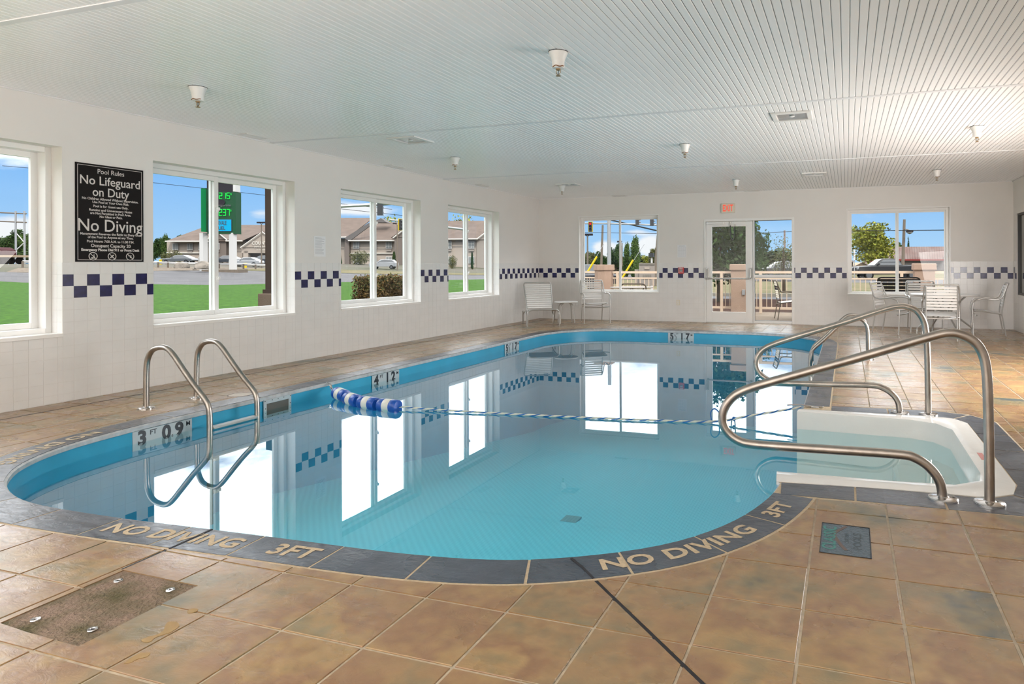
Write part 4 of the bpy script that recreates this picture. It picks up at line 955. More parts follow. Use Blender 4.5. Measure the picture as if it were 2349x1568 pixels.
for zz in (.402, .448):
    q = MB(); q.box(3.412, 3.444, -.015, -.011, zz-.016, zz+.016); so = q.build('socket', M['white'], ou, world=True, bevel=.003)
    q = MB(); q.box(3.420, 3.423, -.0158, -.0145, zz-.007, zz+.007).box(3.433, 3.436, -.0158, -.0145, zz-.007, zz+.007); q.build('slot', M['dark'], so, world=True)

# ------------------------------------------------------------------ poolside furniture
def straps(parent, a0, a1, b0, b1, n_, wd, th, name='strap', sag=0, mat=None, gap=.2):
    """n straps spanning left edge a0->a1 to right edge b0->b1, each its own band"""
    a0, a1, b0, b1 = map(Vector, (a0, a1, b0, b1))
    for k in range(n_):
        t0, t1 = (k + gap/2)/n_, (k + 1 - gap/2)/n_
        p = [a0.lerp(a1, t0), b0.lerp(b1, t0), b0.lerp(b1, t1), a0.lerp(a1, t1)]
        nn = (p[1]-p[0]).cross(p[3]-p[0]).normalized()
        q = MB(); ms = 6; top, bo = [], []
        for i in range(ms+1):
            u = i/ms; s_ = nn * (-sag * math.sin(PI*u))
            top += [p[0].lerp(p[1], u) + s_ + nn*th, p[3].lerp(p[2], u) + s_ + nn*th]; bo += [p[0].lerp(p[1], u) + s_ - nn*th, p[3].lerp(p[2], u) + s_ - nn*th]
        vs_ = [tuple(v) for v in top + bo]; m_ = len(top); ff = []
        for i in range(ms):
            a_, b_ = 2*i, 2*i+2; ff += [(a_, b_, b_+1, a_+1), (m_+a_, m_+a_+1, m_+b_+1, m_+b_), (a_, m_+a_, m_+b_, b_), (a_+1, b_+1, m_+b_+1, m_+a_+1)]
        ff += [(0, 1, m_+1, m_), (2*ms, m_+2*ms, m_+2*ms+1, 2*ms+1)]
        q.add(vs_, ff); q.build(name, mat or M['strap'], parent)
def arm_chair(name='arm_chair', frame=None, strap=None, nback=8, loc=(0, 0, 0), rz=0, label=None, cat='chair', group=None, s=1.0, bm_=None):
    """tubular chair facing local -Y"""
    t = thing(name, label, cat, loc, rz, group); t.scale = (s, s, s); fr = frame or M['alu']; r = .0125
    hw, tw = .29, .26
    q = MB(); left = [(-hw, -.27, .62-.02)]; P = [(-hw, -.255, .0), (-hw, -.27, .50), (-hw, -.24, .625), (-hw, -.10, .655), (-hw, .10, .635), (-hw+.01, .19, .66), (-tw, .265, .86), (-tw+.01, .285, .905)]
    path = fillet(P, [0, .1, .09, .05, .08, .07, .05, 0], 5); rightp = [Vector((-v.x, v.y, v.z)) for v in path][::-1]
    top = fillet([path[-1], Vector((-tw+.015, .292, .925)), Vector((tw-.015, .292, .925)), rightp[0]], .04, 5)
    q.tube(path[:-1] + top[1:-1] + rightp[1:], r, 9); q.build('arm_frame', fr, t, smooth=True)
    for s_ in (-1, 1):
        q = MB(); q.tube(fillet([(s_*.235, .255, 0), (s_*.235, .19, .38), (s_*.235, .20, .50), (s_*.235, .270, .90)], .12, 5), r*.92, 8); q.build('leg', fr, t, smooth=True)
    q = MB(); q.tube(fillet([(-.23, .19, .385), (-.25, -.15, .435), (-.22, -.245, .43), (.22, -.245, .43), (.25, -.15, .435), (.23, .19, .385)], .06, 5), r*.9, 8)
    q.tube(smooth_path([(-.285, -.22, .36), (-.15, -.2, .345), (0, -.18, .34), (.15, -.2, .345), (.285, -.22, .36)], 4), r*.85, 7); q.tube([(-.235, .2, .36), (.235, .2, .36)], r*.8, 7); q.build('seat_frame', fr, t, smooth=True)
    straps(t, (-.225, -.24, .447), (-.225, .17, .400), (.225, -.24, .447), (.225, .17, .400), 7, 0, .003, 'seat_strap', sag=.0, mat=strap, gap=.12)
    straps(t, (-.235, .205, .50), (-.235, .268, .895), (.235, .205, .50), (.235, .268, .895), nback, 0, .004, 'back_strap', mat=bm_ or strap, gap=.30)
    return t
def face(ax, ay): return math.atan2(ay, ax) + PI/2
ch0 = arm_chair(loc=(1.70, -.72, 0), rz=face(.58, -.81), label='white strapped arm chair with silver frame in front of the corner window', group=None)
def more_chair(loc, rz, label):
    c_ = copy_tree(ch0); c_.location = loc; c_.rotation_euler = (0, 0, rz); c_['label'] = label; c_['group'] = 'white arm chairs round the table'; return c_
more_chair((7.78, -1.28, 0), face(.90, -.42), 'white arm chair side-on between exit door and round table')
more_chair((9.42, -1.12, 0), face(-.92, .10), 'white arm chair side-on near the right hand wall, facing the table')
more_chair((8.52, -2.16, 0), face(.10, 1.0), 'white arm chair showing its back, in front of the round table')
more_chair((8.42, -.42, 0), face(.12, -1.0), 'white arm chair behind the round table, under the window')

lc = thing('lounge_chair', 'low white strapped lounge chair in the far corner', 'lounge chair', (.80, -1.55, 0), face(.55, -.83))
q = MB(); hw = .33
for s_ in (-1, 1):
    q.tube(fillet([(s_*hw, -.40, .0), (s_*(hw-.01), -.44, .28), (s_*(hw-.02), -.38, .335), (s_*(hw-.03), .10, .30), (s_*(hw-.03), .40, .26), (s_*hw, .46, .20), (s_*hw, .43, 0)], [0, .09, .06, .1, .08, .06, 0], 5), .013, 9)
    q.tube([(s_*(hw+.005), -.395, .01), (s_*(hw+.02), -.27, .31)], .012, 8); q.tube([(s_*(hw+.005), .42, .01), (s_*(hw+.02), .28, .285)], .012, 8)
q.tube(fillet([(-hw+.01, -.44, .30), (-hw+.06, -.445, .345), (hw-.06, -.445, .345), (hw-.01, -.44, .30)], .05, 4), .013, 8)
q.build('seat_frame', M['alu'], lc, smooth=True)
q = MB(); q.tube(fillet([(-.27, .16, .29), (-.30, .56, .84), (-.28, .585, .885), (.28, .585, .885), (.30, .56, .84), (.27, .16, .29)], .06, 5), .013, 9); q.build('back_frame', M['alu'], lc, smooth=True)
straps(lc, (-.30, -.43, .352), (-.29, .12, .318), (.30, -.43, .352), (.29, .12, .318), 8, 0, .003, 'seat_strap', gap=.12)
straps(lc, (-.262, .185, .335), (-.285, .555, .855), (.262, .185, .335), (.285, .555, .855), 12, 0, .005, 'back_strap', gap=.30)
stb = thing('side_table', 'small round white side table beside the lounge chair', 'table', (1.15, -1.01, 0), .6)
q = MB(); q.lathe([(.22, .445), (.255, .452), (.262, .463), (.255, .474), (.0, .480)], 32); q.build('table_top', M['strap'], stb, smooth=True)
for k in range(4):
    a_ = PI/4 + k*PI/2; q = MB(); q.tube(fillet([(.225*math.cos(a_), .225*math.sin(a_), 0), (.185*math.cos(a_), .185*math.sin(a_), .40), (.10*math.cos(a_), .10*math.sin(a_), .445)], .05, 5), .0125, 8); q.build('leg', M['alu'], stb, smooth=True)
rt = thing('round_table', 'round white table ringed by four arm chairs', 'table', (8.70, -1.13, 0), .3)
q = MB(); q.lathe([(.50, .688), (.565, .695), (.575, .707), (.568, .718), (.0, .725)], 48); q.build('table_top', M['strap'], rt, smooth=True)
for k in range(4):
    a_ = k*PI/2; c_, s_ = math.cos(a_), math.sin(a_); q = MB()
    q.tube(fillet([(.50*c_, .50*s_, .0), (.50*c_, .50*s_, .10), (.13*c_, .13*s_, .38), (.13*c_, .13*s_, .45), (.40*c_, .40*s_, .685)], [0, .06, .12, .05, 0], 5), .015, 9); q.build('leg', M['alu'], rt, smooth=True)
q = MB(); q.tube([(.13*math.cos(a_), .13*math.sin(a_), .42) for a_ in [2*PI*k/20 for k in range(20)]], .010, 6, closed=True); q.build('brace_ring', M['alu'], rt, smooth=True)
# ------------------------------------------------------------------ outdoors
def at(px, py, V):
    """a place seen at photo column px, row py, V metres out along the view"""
    k = V / FPX; v = 607.31 - .00374*(px - 1448.95) - py
    p = CAM + FW*V + RT*((px - 1448.95)*k); return Vector((p.x, p.y, CAM.z + v*k))
def terr(x, y):
    if x > -52: return -.15
    return -.15 + 1.85 * min(1, (-52 - x) / 41)
def gp(px, V, dz=0):
    p = at(px, 600, V); return Vector((p.x, p.y, terr(p.x, p.y) + dz))
_pbr = pbr; DAY = .25
def pbr(name, col, *a_, **k_):      # outdoor paints and soils
    f_ = .42 if name.startswith('leaf') else DAY
    if k_.get('col2'): k_['col2'] = tuple(c_*f_ for c_ in k_['col2'])
    k_.setdefault('spec', .5 if 'car' in name or 'glass' in name else .05)
    return _pbr(name, tuple(c_*f_ for c_ in col), *a_, **k_)
M['lawn'] = pbr('lawn_grass', (.125, .33, .018), .85, col2=(.05, .17, .008), vscale=5.0, bump=1.0, bscale=26, detail=10, nrough=.62, ramp=(.42, .60))
M['dry'] = pbr('dry_grass', (.46, .37, .22), .9, col2=(.27, .27, .12), vscale=.5, bump=.6, bscale=10, detail=8)
M['ground'] = pbr('pale_ground', (.34, .30, .25), .9, col2=(.24, .24, .16), vscale=.05)
M['road'] = pbr('asphalt', (.30, .29, .30), .85, var=.12, vscale=.4)
M['gravel'] = pbr('gravel', (.56, .46, .36), .9, col2=(.30, .23, .17), vscale=3.5, bump=1, bscale=9, detail=8)
M['conc'] = pbr('patio_concrete', (.60, .46, .34), .8, var=.08, vscale=2, bump=.2, bscale=30)
M['mulch'] = pbr('mulch', (.12, .055, .035), .95, var=.5, vscale=20, bump=1, bscale=30)
M['curb'] = pbr('curb', (.55, .50, .42), .8)
M['stucco'] = pbr('tan_stucco', (1.0, .69, .52), .85, var=.04, vscale=3, bump=.4, bscale=110)
M['railing'] = pbr('almond_railing', (1.7, 1.30, .98), .4)
M['brown'] = pbr('brown_paint', (.10, .062, .048), .5)
M['brownst'] = pbr('column_stucco', (.30, .215, .16), .9, bump=.6, bscale=40)
M['galv'] = pbr('galvanised', (.95, .95, .97), .4, metal=.4)
M['pole'] = pbr('wood_pole', (.42, .34, .27), .8)
M['wire'] = pbr('wire', (.05, .05, .05), .6)
M['yellow'] = pbr('yellow_guard', (1.6, 1.15, .04), .5)
M['bark'] = pbr('bark', (.16, .12, .09), .9)
def leafmat(name, c1, c2):
    m = pbr(name, c1, .6, col2=c2, vscale=1.1, detail=3); return m
M['leafd'] = leafmat('leaf_dark', (.065, .125, .03), (.025, .055, .015)); M['leafm'] = leafmat('leaf_mid', (.13, .21, .05), (.05, .095, .025))
M['leafy'] = leafmat('leaf_yellow', (.48, .47, .06), (.17, .22, .035)); M['leafo'] = leafmat('leaf_olive', (.21, .21, .08), (.10, .11, .045)); M['leafb'] = leafmat('leaf_hedge', (.30, .18, .065), (.085, .055, .028))
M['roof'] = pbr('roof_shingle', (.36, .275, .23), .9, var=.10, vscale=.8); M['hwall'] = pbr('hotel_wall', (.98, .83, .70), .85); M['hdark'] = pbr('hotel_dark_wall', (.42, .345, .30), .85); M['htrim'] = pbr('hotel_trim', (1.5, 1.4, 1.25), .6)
M['hglass'] = pbr('hotel_window', (.6, .62, .6), .2); M['hfr'] = pbr('hotel_window_frame', (1.5, 1.45, 1.4), .5); M['hgrey'] = pbr('roof_edge_grey', (.34, .31, .30), .7)
M['carw'] = pbr('car_white', (.72, .73, .75), .25, coat=.6); M['cars'] = pbr('car_silver', (.28, .29, .30), .28, metal=.3, coat=.5); M['card'] = pbr('car_charcoal', (.055, .055, .065), .25, coat=.6); M['carb'] = pbr('car_black', (.03, .032, .038), .38, spec=.25)
M['carg'] = pbr('car_glass', (.05, .06, .07), .06, spec=.8); M['tyre'] = pbr('tyre', (.02, .02, .02), .8); M['hub'] = pbr('wheel_hub', (.45, .45, .46), .3, metal=.7); M['lampg'] = pbr('headlamp', (.75, .77, .8), .15)
M['green'] = pbr('sign_green', (.03, .62, .20), .4); M['greend'] = pbr('sign_dark_green', (.05, .18, .09), .4); M['led'] = pbr('led_green', (.02, .8, .08), .5, emit=(.01, .95, .08), estr=1.0); M['ledb'] = pbr('led_blue', (.01, .40, .65), .5, emit=(.0, .32, .62), estr=.8)
M['signgrey'] = pbr('sign_grey', (.07, .06, .075), .5); M['signtxt'] = pbr('sign_text', (.36, .34, .37), .6); M['post'] = pbr('white_post', (1.4, 1.36, 1.32), .6); M['tlred'] = pbr('signal_red', (.8, .02, .02), .5, emit=(1, .03, .03), estr=1.2)
M['cab'] = pbr('utility_cabinet', (.75, .66, .58), .6); M['barnroof'] = pbr('rusty_metal_roof', (.44, .335, .30), .7, col2=(.33, .19, .16), vscale=.5, stretch=(1, .3, 1)); M['barnred'] = pbr('barn_red', (.55, .10, .09), .7); M['beige'] = pbr('garage_beige', (.95, .72, .50), .8)
M['tarp'] = pbr('red_tarp', (.13, .022, .03), .6, var=.2, vscale=2); M['rock'] = pbr('boulder', (.75, .65, .55), .9, col2=(.42, .37, .32), vscale=1.5, bump=1, bscale=5); M['navy'] = pbr('navy_strap', (.02, .035, .075), .6); M['blues'] = pbr('blue_strap', (.10, .22, .42), .6); M['dkslat'] = pbr('charcoal_slat', (.07, .062, .055), .5); M['bronze'] = pbr('tan_frame', (.42, .33, .25), .4, metal=.3)

def gnd(name, pts, mat, label, dz=0.0, kind='structure'):
    mb_ = MB(); n_ = len(pts)
    vs_, tr_ = cdt_poly(pts); mb_.add([(v[0], v[1], terr(v[0], v[1]) + dz) for v in vs_], tr_)
    o_ = mb_.build(name, mat); return tag(o_, label, None, None, kind)
def cdt_poly(pts):
    # grid-refined so that it follows the slope
    vs_ = [Vector(p) for p in pts]; es = [(i, (i+1) % len(pts)) for i in range(len(pts))]
    for gx in range(-100, -48, 4):
        for gy in range(-60, 130, 12):
            if inside((gx, gy), pts): vs_.append(Vector((gx, gy)))
    r_ = delaunay_2d_cdt(vs_, es, [], 0, 1e-5); tri = []
    for f_ in r_[2]:
        c_ = sum((r_[0][i] for i in f_), Vector((0, 0)))/len(f_)
        if inside(c_, pts): tri.append(f_)
    return r_[0], tri
xs = [-400, -250, -180, -130, -110, -100, -93, -86, -80, -72, -66, -60, -52, -40, -25, -12, -.36, 10.4, 25, 60, 150, 400]; ys = [-300, -100, -16.6, .31, 12, 30, 50, 70, 100, 140, 200, 400]
mb = MB(); mb.add([(x, y, terr(x, y) - .03) for y in ys for x in xs], [(j*len(xs)+i, j*len(xs)+i+1, (j+1)*len(xs)+i+1, (j+1)*len(xs)+i) for j in range(len(ys)-1) for i in range(len(xs)-1) if not (xs[i] >= -.36 and xs[i] < 10.4 and ys[j] >= -16.6 and ys[j] < .31)])
tag(mb.build('ground', M['ground']), 'pale bare ground stretching away outside', None, None, 'structure')
gnd('lawn', [(-.36, -60), (-.36, 3), (-8, 10), (-18, 50), (-22, 56), (-29, 45), (-33.8, 36), (-38.7, 24), (-56, 21), (-90, 15), (-90, -60)], M['lawn'], 'bright green lawn outside the long row of windows', .0)
gnd('road', [(-90, 15), (-56, 21), (-38.7, 24), (-33.8, 36), (-29, 45), (-22, 56), (-18, 50), (14, 37), (90, 37), (90, 50), (16, 51), (-20, 85), (-45, 71), (-57, 65), (-72.5, 53), (-71.5, 29.6), (-110, 24)], M['road'], 'grey asphalt road curving round the lawn', -.01)
gnd('gravel_strip', [(-110, 24), (-71.5, 29.6), (-72.5, 53), (-66, 58), (-74, 66), (-82, 58), (-81, 36), (-110, 33)], M['gravel'], 'tan gravel strip between road and guardrail', .01)
gnd('dry_verge', [(-72.5, 53), (-57, 65), (-45, 71), (-20, 85), (-25, 95), (-55, 82), (-78, 68)], M['dry'], 'dry yellow verge beyond the road', .02)
gnd('dry_lawn', [(-8, 16.5), (60, 16.5), (60, 37), (14, 37), (-14, 46)], M['dry'], 'dry grass strip beyond the patio driveway', .0)
gnd('far_lawn', [(16, 51), (90, 50), (120, 70), (60, 90), (-15, 88)], M['dry'], 'dull grass beyond the far road', .0)
gnd('driveway', [(-8, 12), (60, 12), (60, 15.2), (-8, 15.2)], M['road'], 'narrow asphalt driveway beyond the patio bed', .0)
mb = MB(); mb.box(-8, 60, 15.2, 15.7, -.16, -.02); tag(mb.build('curb_stone', M['curb']), 'pale concrete curb beyond the driveway', None, None, 'structure')
mb = MB(); mb.box(-4, 30, 3.95, 12, -.16, -.10); tag(mb.build('mulch_bed', M['mulch']), 'dark mulch bed outside the patio railing', None, None, 'structure')
mb = MB(); mb.box(-3, 16, .3, 3.95, -.2, -.035); tag(mb.build('patio', M['conc']), 'brown concrete patio outside the glass door', None, None, 'structure')

# patio pillars and railing
def pillar(x, y, label, w_=.46, rz=0, oct_=False):
    t = thing('stucco_pillar', label, 'pillar', (x, y, -.035), rz, 'tan stucco pillars of the patio')
    n8 = 8 if oct_ else 4; ph = PI/n8; f_ = 1/math.cos(PI/n8)
    ring = lambda r_: [(r_*f_*math.cos(ph + 2*PI*k/n8), r_*f_*math.sin(ph + 2*PI*k/n8)) for k in range(n8)]
    q = MB(); q.prism(ring(w_/2), 0, 1.16); q.build('shaft', M['stucco'], t, bevel=.008)
    q = MB(); q.prism(ring(w_/2 + .035), 1.15, 1.315, top=ring(w_/2 + .03)); q.build('cap', M['stucco'], t, bevel=.018); return t
pillar(.36, 3.5, 'tan eight sided stucco pillar outside the lounge chair window', .50, 0, True)
p2 = pillar(4.29, 3.5, 'tan stucco pillar seen through the exit door')
pillar(8.83, 3.5, 'tan stucco pillar outside the round table window')
q = MB(); q.box(4.36, 4.44, 3.235, 3.275, .46, .60); q.build('outlet_box', M['galv'], p2, world=True, bevel=.008)
def rail_section(p, q_, n_, label, post=None):
    p, q_ = Vector((*p, 0)), Vector((*q_, 0)); d_ = q_ - p; ln_ = d_.length; t = thing('patio_railing', label, 'railing', tuple(p), math.atan2(d_.y, d_.x), 'almond railings of the patio')
    for z0_, z1_, w_, nm in ((1.03, 1.09, .055, 'top_rail'), (.875, .915, .035, 'middle_rail'), (.075, .135, .04, 'bottom_rail')):
        q = MB(); q.box(0, ln_, -w_/2, w_/2, z0_, z1_); q.build(nm, M['railing'], t)
    q = MB(); q.box(-.009, .009, -.009, .009, .13, .88); me = q.mesh('baluster', M['railing'])
    for k in range(n_): link('baluster', me, t, (ln_*(k + .5)/n_, 0, 0))
    q = MB(); q.box(-.035, .035, -.035, .035, -.035, 1.06); me = q.mesh('railing_post', M['railing'])
    for x in (post or []): link('railing_post', me, t, (x, 0, 0))
rail_section((.62, 3.5), (4.06, 3.5), 27, 'almond railing between the eight sided pillar and door pillar', [.15, 1.75, 3.15])
rail_section((4.52, 3.5), (8.58, 3.5), 31, 'almond railing between door pillar and table window pillar', [.3, 2.1, 3.8])
rail_section((9.08, 3.5), (12.6, 3.5), 27, 'almond railing at the outer end beyond the last pillar', [.25, 2.0])
rail_section((-2.3, 5.3), (.18, 3.68), 24, 'almond railing slanting away behind the eight sided pillar', [.1])

# patio furniture
def straight_slat_back(label, loc, rz, w_=.80, n_=5, mat=None, hgt=.96):
    t = thing('patio_chair', label, 'chair', loc, rz, None)
    q = MB(); hw = w_/2; q.tube(fillet([(-hw, .30, 0), (-hw, .22, .45), (-hw, .34, hgt-.03), (-hw+.05, .345, hgt), (hw-.05, .345, hgt), (hw, .34, hgt-.03), (hw, .22, .45), (hw, .30, 0)], .05, 5), .018, 8); q.build('back_frame', mat, t, smooth=True)
    for s_ in (-1, 1):
        q = MB(); q.tube(fillet([(s_*hw, .25, .62), (s_*hw, -.20, .64), (s_*hw, -.27, .55), (s_*hw, -.25, 0)], .06, 4), .018, 8); q.build('arm', mat, t, smooth=True)
    straps(t, (-hw+.01, .235, .50), (-hw+.01, .335, hgt-.02), (hw-.01, .235, .50), (hw-.01, .335, hgt-.02), n_, 0, .007, 'back_slat', mat=mat, gap=.24)
    straps(t, (-hw+.01, -.24, .43), (-hw+.01, .22, .40), (hw-.01, -.24, .43), (hw-.01, .22, .40), 5, 0, .007, 'seat_slat', mat=mat, gap=.15); return t
straight_slat_back('charcoal slatted patio chair close outside the round table window', (8.12, 1.75, -.035), face(.05, 1.0), .86, 6, M['dkslat'], 1.0)
c2 = arm_chair('patio_chair', M['bronze'], M['cream'], 8, (5.65, 1.75, -.035), face(.95, .25), 'tan patio chair with a navy band, seen through the sidelight', bm_=M['cream'])
k_ = [c_ for c_ in c2.children if c_.name.startswith('back_strap')]
for c_ in k_[4:6]: c_.data.materials[0] = M['navy']
for c_ in k_[4:6]: c_['label'] = 'navy back strap'
def ptable(label, loc, r_=.55, mat=None, h_=.70):
    t = thing('patio_table', label, 'table', loc, .4)
    q = MB(); q.lathe([(r_*.96, h_-.02), (r_, h_-.005), (r_*.98, h_+.008), (0, h_+.01)], 36); q.build('table_top', mat, t, smooth=True)
    for k in range(4):
        a_ = k*PI/2; q = MB(); q.tube(fillet([(.42*math.cos(a_), .42*math.sin(a_), 0), (.16*math.cos(a_), .16*math.sin(a_), .35), (.34*math.cos(a_), .34*math.sin(a_), h_-.01)], .15, 5), .016, 7); q.build('leg', M['bronze'], t, smooth=True)
ptable('grey topped patio table seen through the sidelight', (6.62, 2.0, -.035), .5, M['cab'], .72)
ptable('grey topped patio table outside the lounge chair window', (1.45, 2.72, -.035), .60, M['cab'], .70)
lg = thing('patio_lounger', 'navy strapped lounger back in front of the patio table', 'lounge chair', (1.93, 1.35, -.035), 0)
q = MB(); q.tube(fillet([(-.33, .10, .30), (-.33, .02, .78), (-.27, .0, .83), (.27, .0, .83), (.33, .02, .78), (.33, .10, .30)], .07, 5), .018, 8).tube([(-.33, .1, .3), (-.33, .9, .3)], .018, 6).tube([(.33, .1, .3), (.33, .9, .3)], .018, 6)
for x in (-.33, .33):
    for y in (.12, .85): q.tube([(x, y, 0), (x, y, .3)], .016, 6)
q.build('frame', M['bronze'], lg, smooth=True)
straps(lg, (-.315, .085, .34), (-.315, .02, .70), (.315, .085, .34), (.315, .02, .70), 5, 0, .006, 'back_strap', mat=M['navy'], gap=.12)
straps(lg, (-.315, .12, .30), (-.315, .85, .30), (.315, .12, .30), (.315, .85, .30), 9, 0, .005, 'seat_strap', mat=M['navy'])
lg = thing('patio_lounger', 'white and blue strapped lounger by the window edge', 'lounge chair', (2.98, 1.75, -.035), -.25)
q = MB(); q.tube(fillet([(-.30, -.30, .42), (-.22, .55, .84), (-.16, .60, .875), (.30, .60, .875), (.36, .55, .84), (.30, -.30, .42)], .06, 5), .016, 8)
for x, y, z in ((-.30, -.3, .42), (.30, -.3, .42), (-.22, .5, .78), (.35, .5, .78)): q.tube([(x, y, 0), (x, y, z)], .016, 6)
q.build('frame', M['strap'], lg, smooth=True)
for k in range(8):
    t0 = k/8; a_ = Vector((-.295 + .07*t0, -.27 + .80*t0, .43 + .40*t0)); b_ = Vector((.295 + .06*t0, -.27 + .80*t0, .43 + .40*t0)); e_ = Vector((0, .80/8*.8, .40/8*.8))
    q = MB(); q.add([tuple(a_), tuple(b_), tuple(b_+e_), tuple(a_+e_)] + [tuple(v - Vector((0, 0, .01))) for v in (a_, b_, b_+e_, a_+e_)], [(0,1,2,3), (4,7,6,5), (0,4,5,1), (1,5,6,2), (2,6,7,3), (3,7,4,0)])
    q.build('back_strap', M['blues'] if k in (2, 3, 4) else M['strap'], lg)

# vegetation
def crown_mesh(name, seed, blobs, nleaf, ls, mat):
    rr_ = random.Random(seed); q = MB(); tot = sum(b_[3]*b_[4]*b_[5] for b_ in blobs)
    for bx_, by_, bz_, rx_, ry_, rz_ in blobs:
        m_ = max(10, int(nleaf * rx_*ry_*rz_/tot))
        for _ in range(m_):
            z_ = rr_.uniform(-1, 1); a_ = rr_.uniform(0, 2*PI); rad = math.sqrt(1-z_*z_); d_ = rr_.random()**.35
            wob = 1 + .16*math.sin(a_*3 + bz_*9) * math.sin(z_*5 + seed)
            c_ = Vector((bx_ + rx_*rad*math.cos(a_)*d_*wob, by_ + ry_*rad*math.sin(a_)*d_*wob, bz_ + rz_*z_*d_*wob))
            n1 = Vector((rr_.gauss(0, 1), rr_.gauss(0, 1), rr_.gauss(0, .6))).normalized(); n2 = n1.cross(Vector((rr_.gauss(0, 1), rr_.gauss(0, 1), rr_.gauss(0, 1)))).normalized(); s_ = ls * rr_.uniform(.6, 1.4)
            b0 = len(q.v); q.v += [tuple(c_ + n1*s_), tuple(c_ + n2*s_*.6), tuple(c_ - n1*s_), tuple(c_ - n2*s_*.6)]; q.f.append((b0, b0+1, b0+2, b0+3)); q.fm.append(0)
    me = bpy.data.meshes.new(name); me.from_pydata(q.v, [], q.f); me.materials.append(mat); return me
rb = random.Random(5)
def blobs_round(sd):
    r_ = random.Random(sd); o_ = [(0, 0, .55, .34, .34, .33)]
    for k in range(16):
        a_ = r_.uniform(0, 2*PI); z_ = r_.uniform(.28, .88); rr2 = .34*math.sqrt(max(.05, 1-((z_-.56)/.42)**2)); s_ = r_.uniform(.12, .20); o_.append((rr2*math.cos(a_), rr2*math.sin(a_), z_, s_, s_, s_*.8))
    return o_
def blobs_oval(sd):
    r_ = random.Random(sd); o_ = []
    for k in range(16):
        z_ = .12 + .82*k/15; rr2 = .30*math.sin(PI*min(1, (z_*.92+.06)))**.7*(1.15 - .55*z_); a_ = k*2.4; s_ = .15 + .06*(1-z_); o_.append((rr2*.55*math.cos(a_), rr2*.55*math.sin(a_), z_*.94, s_*1.1, s_*1.1, .14))
    return o_
CM = {}
def crown(kind, mk, ls):
    k = (kind, mk, ls)
    if k not in CM:
        if kind == 'round': b_, n_ = blobs_round(11 + len(CM)), 5200
        elif kind == 'oval': b_, n_ = blobs_oval(3), 5200
        elif kind == 'cone': b_, n_ = [(0, 0, .1 + .8*i/9, .30*(1-i/10)+.03, .30*(1-i/10)+.03, .10) for i in range(10)], 3000
        elif kind == 'sparse': b_, n_ = blobs_round(8), 900
        elif kind == 'bush': b_, n_ = [(0, 0, .45, .5, .5, .5), (.25, 0, .4, .3, .3, .4), (-.25, 0, .4, .32, .3, .42)], 2200
        else: b_, n_ = [(rb.uniform(-.5, .5), rb.uniform(-.15, .15), rb.uniform(.25, .62), .14, .14, .26) for i in range(22)], 5200
        CM[k] = crown_mesh('crown', 5 + len(CM), b_, n_, ls, M[mk])
    return CM[k]
def tree(label, pc, ptop, V, pw, kind='round', mk='leafm', ls=.022, base=None, cat='tree', group=None, name='tree', stem=True, depth=None, zb=None):
    g_ = gp(pc, V) if zb is None else Vector((*at(pc, 600, V)[:2], zb)); top = at(pc, ptop, V).z; h_ = top - g_.z; w_ = pw*V/FPX
    t = thing(name, label, cat, g_, -YAW*0 + .3*pc % 3, group)
    c_ = link('crown', crown(kind, mk, ls), t); c_.scale = (w_, depth or w_, h_)
    if stem:
        q = MB(); q.tube([(0, 0, -.1), (0, 0, h_*.3), (.02*w_, 0, h_*.72)], [.02*h_ + .03, .016*h_ + .02, .005*h_ + .01], 8); q.build('trunk', M['bark'], t, smooth=True)
        for k in range(3):
            a_ = k*2.1; q = MB(); q.tube([(0, 0, h_*(.25+.1*k)), (.18*w_*math.cos(a_), .18*w_*math.sin(a_), h_*(.5+.1*k))], [.012*h_, .004*h_], 6); q.build('branch', M['bark'], t, smooth=True)
    return t
GR1 = 'trees beyond the road on the window side'
for (pc, pt_, V, pw, kd, mk, lb) in [
    (30, 528, 135, 62, 'round', 'leafd', 'dark rounded tree behind the frame of poles'), (75, 528, 128, 60, 'round', 'leafm', 'mid green tree next to the rules sign window frame'), (104, 516, 120, 34, 'oval', 'leafm', 'tall narrow tree touching the window frame beside the rules sign'), (-10, 545, 140, 60, 'round', 'leafm', 'tree cut by the picture edge behind the red truck'), (55, 560, 111, 120, 'hedge', 'leafm', 'low tree belt behind the guardrail and truck'),
    (371, 538, 175, 30, 'round', 'leafm', 'taller tree at the corner of the tan hotel'), (352, 548, 170, 34, 'round', 'leafd', 'dark tree at the edge of the green sign window'), (405, 540, 190, 50, 'round', 'leafd', 'distant tree behind the hotel roof slope'),
    (394, 570, 140, 42, 'bush', 'leafo', 'small olive tree before the hotel end wall')]:
    tree(lb, pc, pt_, V, pw, kd, mk, .03)
for (pc, pt_, V, pw, kd, mk, lb) in [
    (826, 571, 138, 46, 'bush', 'leafo', 'spreading olive tree before the hotel, in the hedge window'), (904, 576, 136, 13, 'oval', 'leafd', 'narrow cypress beside the white suv'), (781, 578, 136, 12, 'cone', 'leafd', 'pointed shrub at the left edge of the hedge window'), (1038, 582, 136, 22, 'bush', 'leafo', 'small tree before the hotel, in the corner window'), (1083, 577, 136, 10, 'oval', 'leafd', 'narrow cypress in the corner window'),
    (905, 484, 185, 80, 'sparse', 'leafy', 'thin yellow tree rising over the hotel roof, hedge window'), (962, 482, 190, 34, 'sparse', 'leafy', 'yellowing treetop at the edge of the hedge window'), (1060, 480, 185, 90, 'sparse', 'leafy', 'yellow treetop over the hotel roof, corner window')]:
    tree(lb, pc, pt_, V, pw, kd, mk, .03)
